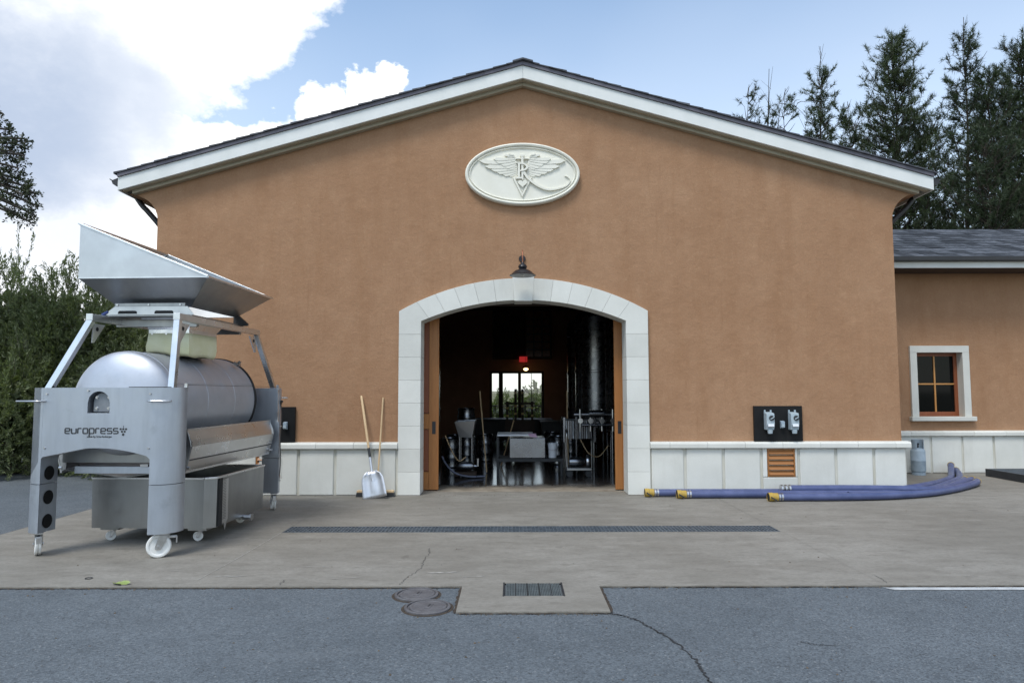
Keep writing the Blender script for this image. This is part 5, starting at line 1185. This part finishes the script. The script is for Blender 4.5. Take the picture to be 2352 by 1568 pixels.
pick_bin(-.55, 20.6, .004, 'dark picking bin low at the left of the garden door'); pick_bin(.62, 20.4, .004, 'dark picking bin low at the right of the garden door'); pick_bin(1.35, 19.0, .004, 'dark picking bin beside the third tank')
fp = thing('filter_press', (1.35, 14.0, 0), 'plate filter with rows of shiny plates near right tanks', 'filter')
for i in range(12): MB().box(1.08+i*.045, 1.105+i*.045, 13.8, 14.2, .62, .98).build('filter_plate', M['white'] if i % 3 == 0 else M['instl'], fp)
MB().box(1.02, 1.07, 13.75, 14.25, .55, 1.05).box(1.63, 1.68, 13.75, 14.25, .55, 1.05).build('end_plate', M['instl'], fp, bevel=.006)
MB().tube([(1.0, 13.82, 1.0), (1.72, 13.82, 1.0)], .018, 8).build('tie_rod', M['chrome'], fp); MB().lathe([(.10, -.01), (.12, 0), (.10, .01)], (1.76, 14.0, .8), 'x', 20).build('hand_wheel', M['chrome'], fp)
for x in (1.06, 1.64):
    for y in (13.8, 14.2): MB().tube([(x, y, .0), (x, y, .56)], .018, 8).build('leg', M['chrome'], fp)
for i, (y, z) in enumerate(((12.6, 1.9), (13.4, 2.0))):
    hp_ = [(WL+.5+.0, y+.35*math.cos(R(a)), z-.45+.45*math.sin(R(a))) for a in range(0, 361, 20)]
    tag(MB().tube(hp_, .03, 8).build('coiled_hose', M['hose2'], smooth=50), ('coiled grey hose on the left cellar wall nearest the door', 'coiled grey hose on left cellar wall, farther in')[i], 'hose')
pt = thing('pump_trolley', (1.15, 12.75, 0), 'small pump trolley with shiny housing inside right door', 'pump')
MB().box(1.0, 1.45, 12.6, 12.95, .13, .17).build('trolley_deck', M['tub'], pt, bevel=.004)
MB().lathe([(0, -.15), (.08, -.14), (.09, -.08), (.09, .08), (.06, .14), (0, .15)], (1.2, 12.78, .27), 'x', 20).build('motor', M['instl'], pt, smooth=40)
MB().lathe([(.11, -.03), (.12, 0), (.11, .03), (0, .035)], (1.40, 12.78, .28), 'x', 20).build('pump_head', M['chrome'], pt, smooth=40)
MB().tube(smoothpath([(1.02, 12.65, .17), (1.0, 12.62, .5), (1.0, 12.6, .82), (1.0, 12.85, .84), (1.0, 12.92, .5), (1.02, 12.92, .17)], 5), .013, 8).build('push_handle', M['chrome'], pt, smooth=50)
for x in (1.05, 1.4):
    for y in (12.63, 12.92): MB().lathe([(.0, -.02), (.06, -.02), (.06, .02), (0, .02)], (x, y, .066), 'y', 16).build('wheel', M['rubber'], pt)
# garden rail behind the building
gr = thing('garden_rail', (.2, 25.5, 0), 'black rail in the garden seen through the far door', 'fence')
MB().box(-2.5, 3, 25.48, 25.52, .98, 1.03).box(-2.5, 3, 25.48, 25.52, .08, .12).build('top_rail', M['iron'], gr)
for k in range(46): x = -2.45+k*.118; MB().box(x-.01, x+.01, 25.49, 25.51, .12, .98).build('baluster', M['iron'], gr)

# ------------------------------------------------------------------ vegetation
rng = np.random.default_rng(11)
def unit(v): return v/np.maximum(np.linalg.norm(v, axis=1, keepdims=True), 1e-6)
def needles(P, D, per, L, W, spread, rg):                # long thin triangles fanning out from each point
    n = len(P)*per; P2 = np.repeat(P, per, 0); D2 = np.repeat(D, per, 0)
    d = unit(D2+rg.normal(0, spread, (n, 3))); s = unit(np.cross(d, rg.normal(0, 1, (n, 3))))
    l = (L*rg.uniform(.5, 1.15, n))[:, None]; base = P2+d*l*rg.uniform(0, .25, (n, 1)); w = W*rg.uniform(.6, 1.2, (n, 1))
    V = np.stack([base-s*w/2, base+s*w/2, base+d*l], 1).reshape(-1, 3); F = np.arange(n*3).reshape(-1, 3); return V, F
def leaves(P, D, per, L, W, spread, rg, jit):            # small pointed quads
    n = len(P)*per; P2 = np.repeat(P, per, 0)+rg.normal(0, jit, (n, 3)); D2 = np.repeat(D, per, 0)
    d = unit(D2+rg.normal(0, spread, (n, 3))); s = unit(np.cross(d, rg.normal(0, 1, (n, 3)))); l = (L*rg.uniform(.6, 1.2, n))[:, None]; w = W*rg.uniform(.7, 1.2, (n, 1))
    V = np.stack([P2, P2+d*l*.5+s*w/2, P2+d*l, P2+d*l*.5-s*w/2], 1).reshape(-1, 3); F = np.arange(n*4).reshape(-1, 4); return V, F
def conifer(u, vtop, Y, zc0, rpx, label, seed, dens=1.0, lean=.02, mat='needle', leader=1.2, gap=0.0, power=.8):
    rg = np.random.default_rng(seed); top = at(u, vtop, Y); H = top.z; bx = top.x-lean*H; base = np.array([bx, Y, -.05]); tp = np.array([top.x, Y, H])
    t = thing('conifer_tree', tuple(base), label, 'tree', 'tall dark conifers behind the wing')
    rmax = rpx/1568*Y; mb = MB(); trunk = [base+(tp-base)*k/10+np.array([.12*math.sin(k*1.1+seed), .1*math.cos(k*.9+seed), 0])*(k not in (0, 10)) for k in range(11)]
    mb.tube(trunk, [max(.14*(1-k/10)**1.1*H/14, .010) for k in range(11)], 7)
    crown_top = H-leader; nb = int(82*dens*(crown_top-zc0)/8); Ps, Ds = [], []
    lump = rg.uniform(.55, 1.2, 30)
    for i in range(nb):
        f = (i+rg.uniform(0, 1))/nb; z = zc0+(crown_top-zc0)*f
        rad = rmax*(1-f)**power*lump[int(f*29)]*rg.uniform(.45, 1.15)+.15
        az = rg.uniform(0, 2*math.pi); el = rg.uniform(.25, 1.0)
        k = z/H; j = k*10; j0 = min(int(j), 9); p0 = trunk[j0]+(trunk[j0+1]-trunk[j0])*(j-j0); d = np.array([math.cos(az)*math.cos(el), math.sin(az)*math.cos(el), math.sin(el)])
        L_ = rad/max(math.cos(el), .45); p1 = p0+d*L_*.55+np.array([0, 0, -.05*L_]); p2 = p0+d*L_+np.array([0, 0, .14*L_])
        mb.tube([p0, p1, p2], [.026*(1-f)+.010, .013, .005], 4, cap=False)
        if rg.uniform() < gap: continue
        for c in range(max(3, int(L_*4.6))):                    # side sprays, each a clump of needles with air between
            s = rg.uniform(.22, 1.0); q0 = p0+(p1-p0)*s/.55 if s < .55 else p1+(p2-p1)*(s-.55)/.45
            dd = d*.5+rg.normal(0, .55, 3)+np.array([0, 0, .45]); dd /= np.linalg.norm(dd); Ls = rg.uniform(.18, .50)
            q1 = q0+dd*Ls; mb.tube([q0, q1], [.008, .003], 3, cap=False)
            m = 4; ss = np.linspace(.3, 1.0, m)[:, None]; Ps.append(q0+(q1-q0)*ss); Ds.append(np.repeat((dd*.9+np.array([0, 0, .25]))[None], m, 0))
    mb.build('trunk', M['barkpine'], t)
    P, D = np.concatenate(Ps), np.concatenate(Ds)
    V, F = needles(P, unit(D), 11, .20, .021, .62, rg); np_mesh('crown', V, F, M[mat], t)
    sm_ = MB()                                                  # bare leader shoots above the crown
    for k in range(3):
        a = tp+np.array([rg.uniform(-.25, .45), 0, -leader-.4]) if k else tp+np.array([-.1, 0, -leader-.3]); b_ = tp+np.array([.15, 0, .1]) if k == 0 else a+np.array([rg.uniform(-.1, .55), rg.uniform(-.2, .2), leader*rg.uniform(.5, .95)])
        pts = [a, (a+b_)/2+np.array([-.05, 0, .05]), b_]; sm_.tube(pts, [.016, .011, .004], 4)
        for q in range(4 if leader > .5 else 1):
            w = a+(b_-a)*rg.uniform(.2, .75); sm_.tube([w, w+np.array([rg.choice([-1, 1])*rg.uniform(.08, .25), 0, rg.uniform(.15, .4)])*leader/1.2], [.007, .003], 3)
    sm_.build('leader_shoot', M['barkpine'], t)
cf = [(1722, 196, 27, 7, 62, 'small sparse conifer farthest left above the roof slope', 1, .62, .012, 'needle', .2, .2, .6),
      (1768, 160, 26, 7, 30, 'thin bare-topped conifer shooting up beside the farthest left one', 2, .5, .02, 'needle', 2.0, .3, .5),
      (1805, 205, 26, 7, 34, 'slight conifer left of the narrow pointed one', 13, .5, .02, 'needle', .2, .2, .5),
      (1885, 108, 26.5, 6.5, 88, 'narrow pointed conifer with a long bare leader', 3, 1.35, .012, 'needle2', 1.3, .05, .70),
      (1948, 235, 25.5, 6, 75, 'short conifer in the dip beside the broad one', 4, 1.0, .01, 'needle', .7, .1, .7),
      (2050, 82, 27, 5.5, 165, 'broad conical conifer in the middle of the row', 5, 2.5, .0, 'needle2', .35, .05, .70),
      (2215, 42, 25, 5, 105, 'tallest conifer with see-through branches and forked top', 6, 1.35, .022, 'needle', .9, .10, .55),
      (2272, 165, 24, 4, 110, 'bushy conifer between the tallest and the rightmost one', 7, 1.9, .01, 'needle', .4, .0, .6),
      (2345, 112, 25.5, 4, 130, 'dense dark conifer at the right edge of the picture', 8, 3.0, .0, 'needle', .15, .0, .45),
      (2130, 290, 28.5, 3.5, 120, 'low conifer showing between the broad and the tallest ones', 9, 1.6, .0, 'needle', .3, .0, .5),
      (2460, 120, 25, 3.5, 170, 'conifer mostly beyond the right edge of the picture', 10, 2.0, .0, 'needle', .3, .0, .5),
      (2265, 330, 22.5, 3.0, 130, 'dark low conifer mass over the wing ridge', 12, 1.8, .0, 'needle', .2, .0, .4)]
for c in cf: conifer(*c)

def shoot_shrub(name, cx, cy, rx, ry, h, label, seed, nsh, cat, grp, mat='olive', L=.088, W=.021, upright=.35, z0=.1, per=34, inner=3500, bark='barkoak', tall=0, shape=2.4):
    rg = np.random.default_rng(seed); t = thing(name, (cx, cy, -.06), label, cat, grp)
    mb = MB()
    for k in range(6):
        a = rg.uniform(0, 6.28); r = rg.uniform(.2, .7); mb.tube([(cx+rg.uniform(-.15,.15), cy+rg.uniform(-.15,.15), -.06), (cx+rx*r*.5*math.cos(a), cy+ry*r*.5*math.sin(a), h*.4), (cx+rx*r*math.cos(a), cy+ry*r*math.sin(a), h*.75)], [.07, .045, .015], 6)
    Ps, Ds = [], []
    dirs = unit(rg.normal(0, 1, (nsh, 3))); dirs[:, 2] = np.abs(dirs[:, 2])*1.0; low = rg.uniform(0, 1, nsh)
    tp_ = np.where(low < .55, rg.uniform(.03, .75, nsh), 0)
    az = np.arctan2(dirs[:, 1], dirs[:, 0]); lum = 1+.12*np.sin(az*3+seed)+.08*np.sin(az*7+2*seed)+rg.normal(0, .035, nsh)
    for i in range(nsh):
        if tp_[i] > 0:
            zz = tp_[i]*h; k = (1-(zz/h)**shape)**.5; base = np.array([cx+rx*k*math.cos(az[i])*lum[i]*.88, cy+ry*k*math.sin(az[i])*lum[i]*.88, zz+z0])
        else:
            d = dirs[i]; k = 1/max((abs(d[0])**shape+abs(d[1])**shape+abs(d[2])**shape)**(1/shape), .1); base = np.array([cx+d[0]*k*rx*lum[i]*.88, cy+d[1]*k*ry*lum[i]*.88, d[2]*k*h*(.9+.12*math.sin(az[i]*4+seed))*.92+z0])
        o = base-np.array([cx, cy, h*.45]); o = o/np.linalg.norm(o); d = o*(1-upright)+np.array([0, 0, upright])+rg.normal(0, .22, 3); d /= np.linalg.norm(d)
        Ls = rg.uniform(.20, .40); n = per; s = np.sort(rg.uniform(-.35, 1, n)); bend = rg.normal(0, .12, 3)
        p = base+d*Ls*s[:, None]+bend*(s[:, None]**2)*Ls; Ps.append(p); Ds.append(np.repeat((d+bend)[None], n, 0))
        if i % 3 == 0: mb.tube([base-d*Ls*.3, base+d*Ls*.5, base+d*Ls+bend*Ls], [.006, .004, .002], 3, cap=False)
    for i in range(tall):                                   # long whips at the top
        base = np.array([cx+rg.uniform(-.75, .75)*rx, cy+rg.uniform(-.5, .5)*ry, h*rg.uniform(.80, .95)]); d = np.array([rg.uniform(-.1, .45), rg.uniform(-.2, .2), 1.]); d /= np.linalg.norm(d); Ls = rg.uniform(.5, 1.0)
        s = rg.uniform(0, 1, 46); Ps.append(base+d*Ls*s[:, None]); Ds.append(np.repeat(d[None], 46, 0)); mb.tube([base-d*.3, base+d*Ls], [.008, .003], 3, cap=False)
    mb.build('trunk', M[bark], t)
    V, F = leaves(np.concatenate(Ps), np.concatenate(Ds), 1, L, W, .36, rg, .014)
    q = unit(rg.normal(0, 1, (inner, 3))); rr = rg.uniform(.3, .78, (inner, 1)); q = q*rr; P2 = np.stack([cx+q[:, 0]*rx, cy+q[:, 1]*ry, h*.47+q[:, 2]*h*.47], 1)
    V2, F2 = leaves(P2, unit(rg.normal(0, 1, (inner, 3))), 1, .26, .10, .3, rg, .02)  # oversized inner leaves, added to block light through the bush
    np_mesh('crown', np.concatenate([V, V2]), np.concatenate([F, F2+len(V)]), M[mat], t)
hd = [(-11.0, 14.2, 1.6, 1.4, 4.5, 'leafy olive bush at the left edge of the picture', 21, 2800, 4), (-9.35, 14.5, 1.4, 1.4, 4.4, 'leafy olive bush rising left of the hopper', 22, 2800, 5),
      (-7.75, 15.0, 1.4, 1.4, 3.85, 'olive bush seen under the hopper beside the building', 23, 2200, 2), (-9.8, 13.5, 1.3, 1.0, 2.6, 'low dark olive bush at the foot of the hedge', 24, 1300, 0), (-7.5, 13.7, 1.3, 1.0, 2.5, 'low olive bush behind the press drum', 25, 1300, 0)]
for cx, cy, rx_, ry_, h, lab, sd, nsh, tl in hd: shoot_shrub('olive_bush', cx, cy, rx_, ry_, h, lab, sd, nsh, 'bush', 'olive bushes behind the press', tall=tl, upright=.28)
for cx, cy, rx_, ry_, h, lab, sd in ((-.5, 27.2, 1.5, 1.0, 1.35, 'low green shrub in the garden, left in the far door', 31), (1.2, 27.6, 1.4, 1.0, 1.6, 'green shrub in the garden, right in the far door', 32)):
    shoot_shrub('garden_shrub', cx, cy, rx_, ry_, h, lab, sd, 260, 'shrub', 'garden shrubs beyond the far door', mat='shrub', L=.16, W=.06, per=26, inner=500)

# oak reaching into the picture at the upper left
ok = thing('oak_tree', (-12.4, 12.2, -.06), 'oak whose leafy branches hang into the upper left corner', 'tree')
mb = MB(); mb.tube([(-12.4,12.2,-.06),(-12.3,12.2,2.2),(-12.1,12.1,4.4),(-12.0,12.0,6.6),(-12.2,11.9,8.2)], [.34,.27,.22,.15,.06], 10)
rg = np.random.default_rng(5); Ps, Ds = [], []
cl_ = [(at(5,330,12.0), .20), (at(30,322,12.0), .17), (at(48,322,12.0), .11), (at(22,350,12.0), .15), (at(44,358,12.0), .10), (at(12,300,12.0), .10), (at(-5,262,12.0), .13), (at(30,385,12.0), .10), (at(10,412,12.0), .20), (at(32,410,12.1), .17), (at(52,428,12.1), .17), (at(68,442,12.1), .13), (at(40,442,12.0), .14), (at(72,468,12.1), .09), (at(70,490,12.1), .08), (at(60,505,12.0), .08), (at(36,475,12.0), .09), (at(30,492,12.0), .07), (at(8,458,11.9), .11), (at(-60,380,12.0), .5), (at(-90,300,12.0), .5), (at(-130,420,12.0), .6), (at(-160,300,12.2), .7), (at(-40,440,12.0), .3)]
for c, r in cl_:
    j = np.array([-12.05, 12.0, 5.4]); c = np.array(c); mid = (j+c)/2+np.array([0, 0, .35])+rg.normal(0, .08, 3)
    mb.tube(smoothpath([j, mid, c+np.array([-.05, 0, .05]), c+np.array([.08, 0, -.06])], 5), [.04*(1-k/16)+.005 for k in range(16)], 5, cap=False)
    for k in range(int(15*r/.15)):
        q = rg.normal(0, 1, 3); q = q/np.linalg.norm(q)*r*rg.uniform(.35, 1.15); q[2] *= .8; p = c+q; d = q/np.linalg.norm(q)+np.array([.15, 0, -.3]); n = 13
        s = rg.uniform(0, 1, (n, 1)); Ps.append(p+d*s*.11+rg.normal(0, .016, (n, 3))); Ds.append(np.repeat(d[None], n, 0)); mb.tube([c+q*.2, p, p+d*.12], [.006, .004, .002], 3, cap=False)
mb.build('trunk', M['barkoak'], ok, smooth=60)
V, F = leaves(np.concatenate(Ps), unit(np.concatenate(Ds)), 1, .058, .032, .9, rg, .01); np_mesh('crown', V, F, M['oak'], ok)

# grit and leaf scraps scattered over the yard: too small to count
rl = random.Random(77); gm_ = MB()
def scrap(x, y, z, r, flat):
    n = 5; a0 = rl.uniform(0, 6.28); pts = [(x+r*rl.uniform(.6, 1.2)*math.cos(a0+6.283*k/n), y+r*rl.uniform(.6, 1.2)*math.sin(a0+6.283*k/n), z) for k in range(n)]
    gm_.add(pts+[(x, y, z+r*(.15 if flat else .8))], [(k, (k+1) % n, n) for k in range(n)])
for k in range(420):
    x = rl.uniform(-5, 6); t = rl.random()
    if NT[0]-.03 < x < NT[1]+.03: continue
    scrap(x, FE-.012-abs(rl.gauss(0, .02)), -.013, rl.uniform(.003, .009), False)
for k in range(130): scrap(rl.uniform(NT[0], NT[1]), NT[2]-.012-abs(rl.gauss(0, .015)), -.013, rl.uniform(.003, .007), False)
for k in range(110): scrap(rl.uniform(-5.5, 9), rl.uniform(5.9, 10.3), .001, rl.uniform(.003, .010), rl.random() < .5)
for k in range(160): scrap(rl.uniform(-4.5, 5), rl.uniform(3.3, 5.6), -.013, rl.uniform(.003, .011), rl.random() < .4)
for k in range(260): scrap(rl.uniform(-5.5, 6), WY-.06-abs(rl.gauss(0, .03)), .001, rl.uniform(.003, .009), rl.random() < .5)
tag(gm_.build('grit', pm('dark_grit', (.035, .028, .02), (.16, .12, .08), 9, .9)), 'dark grit and leaf scraps scattered over concrete and asphalt', None, None, 'stuff')
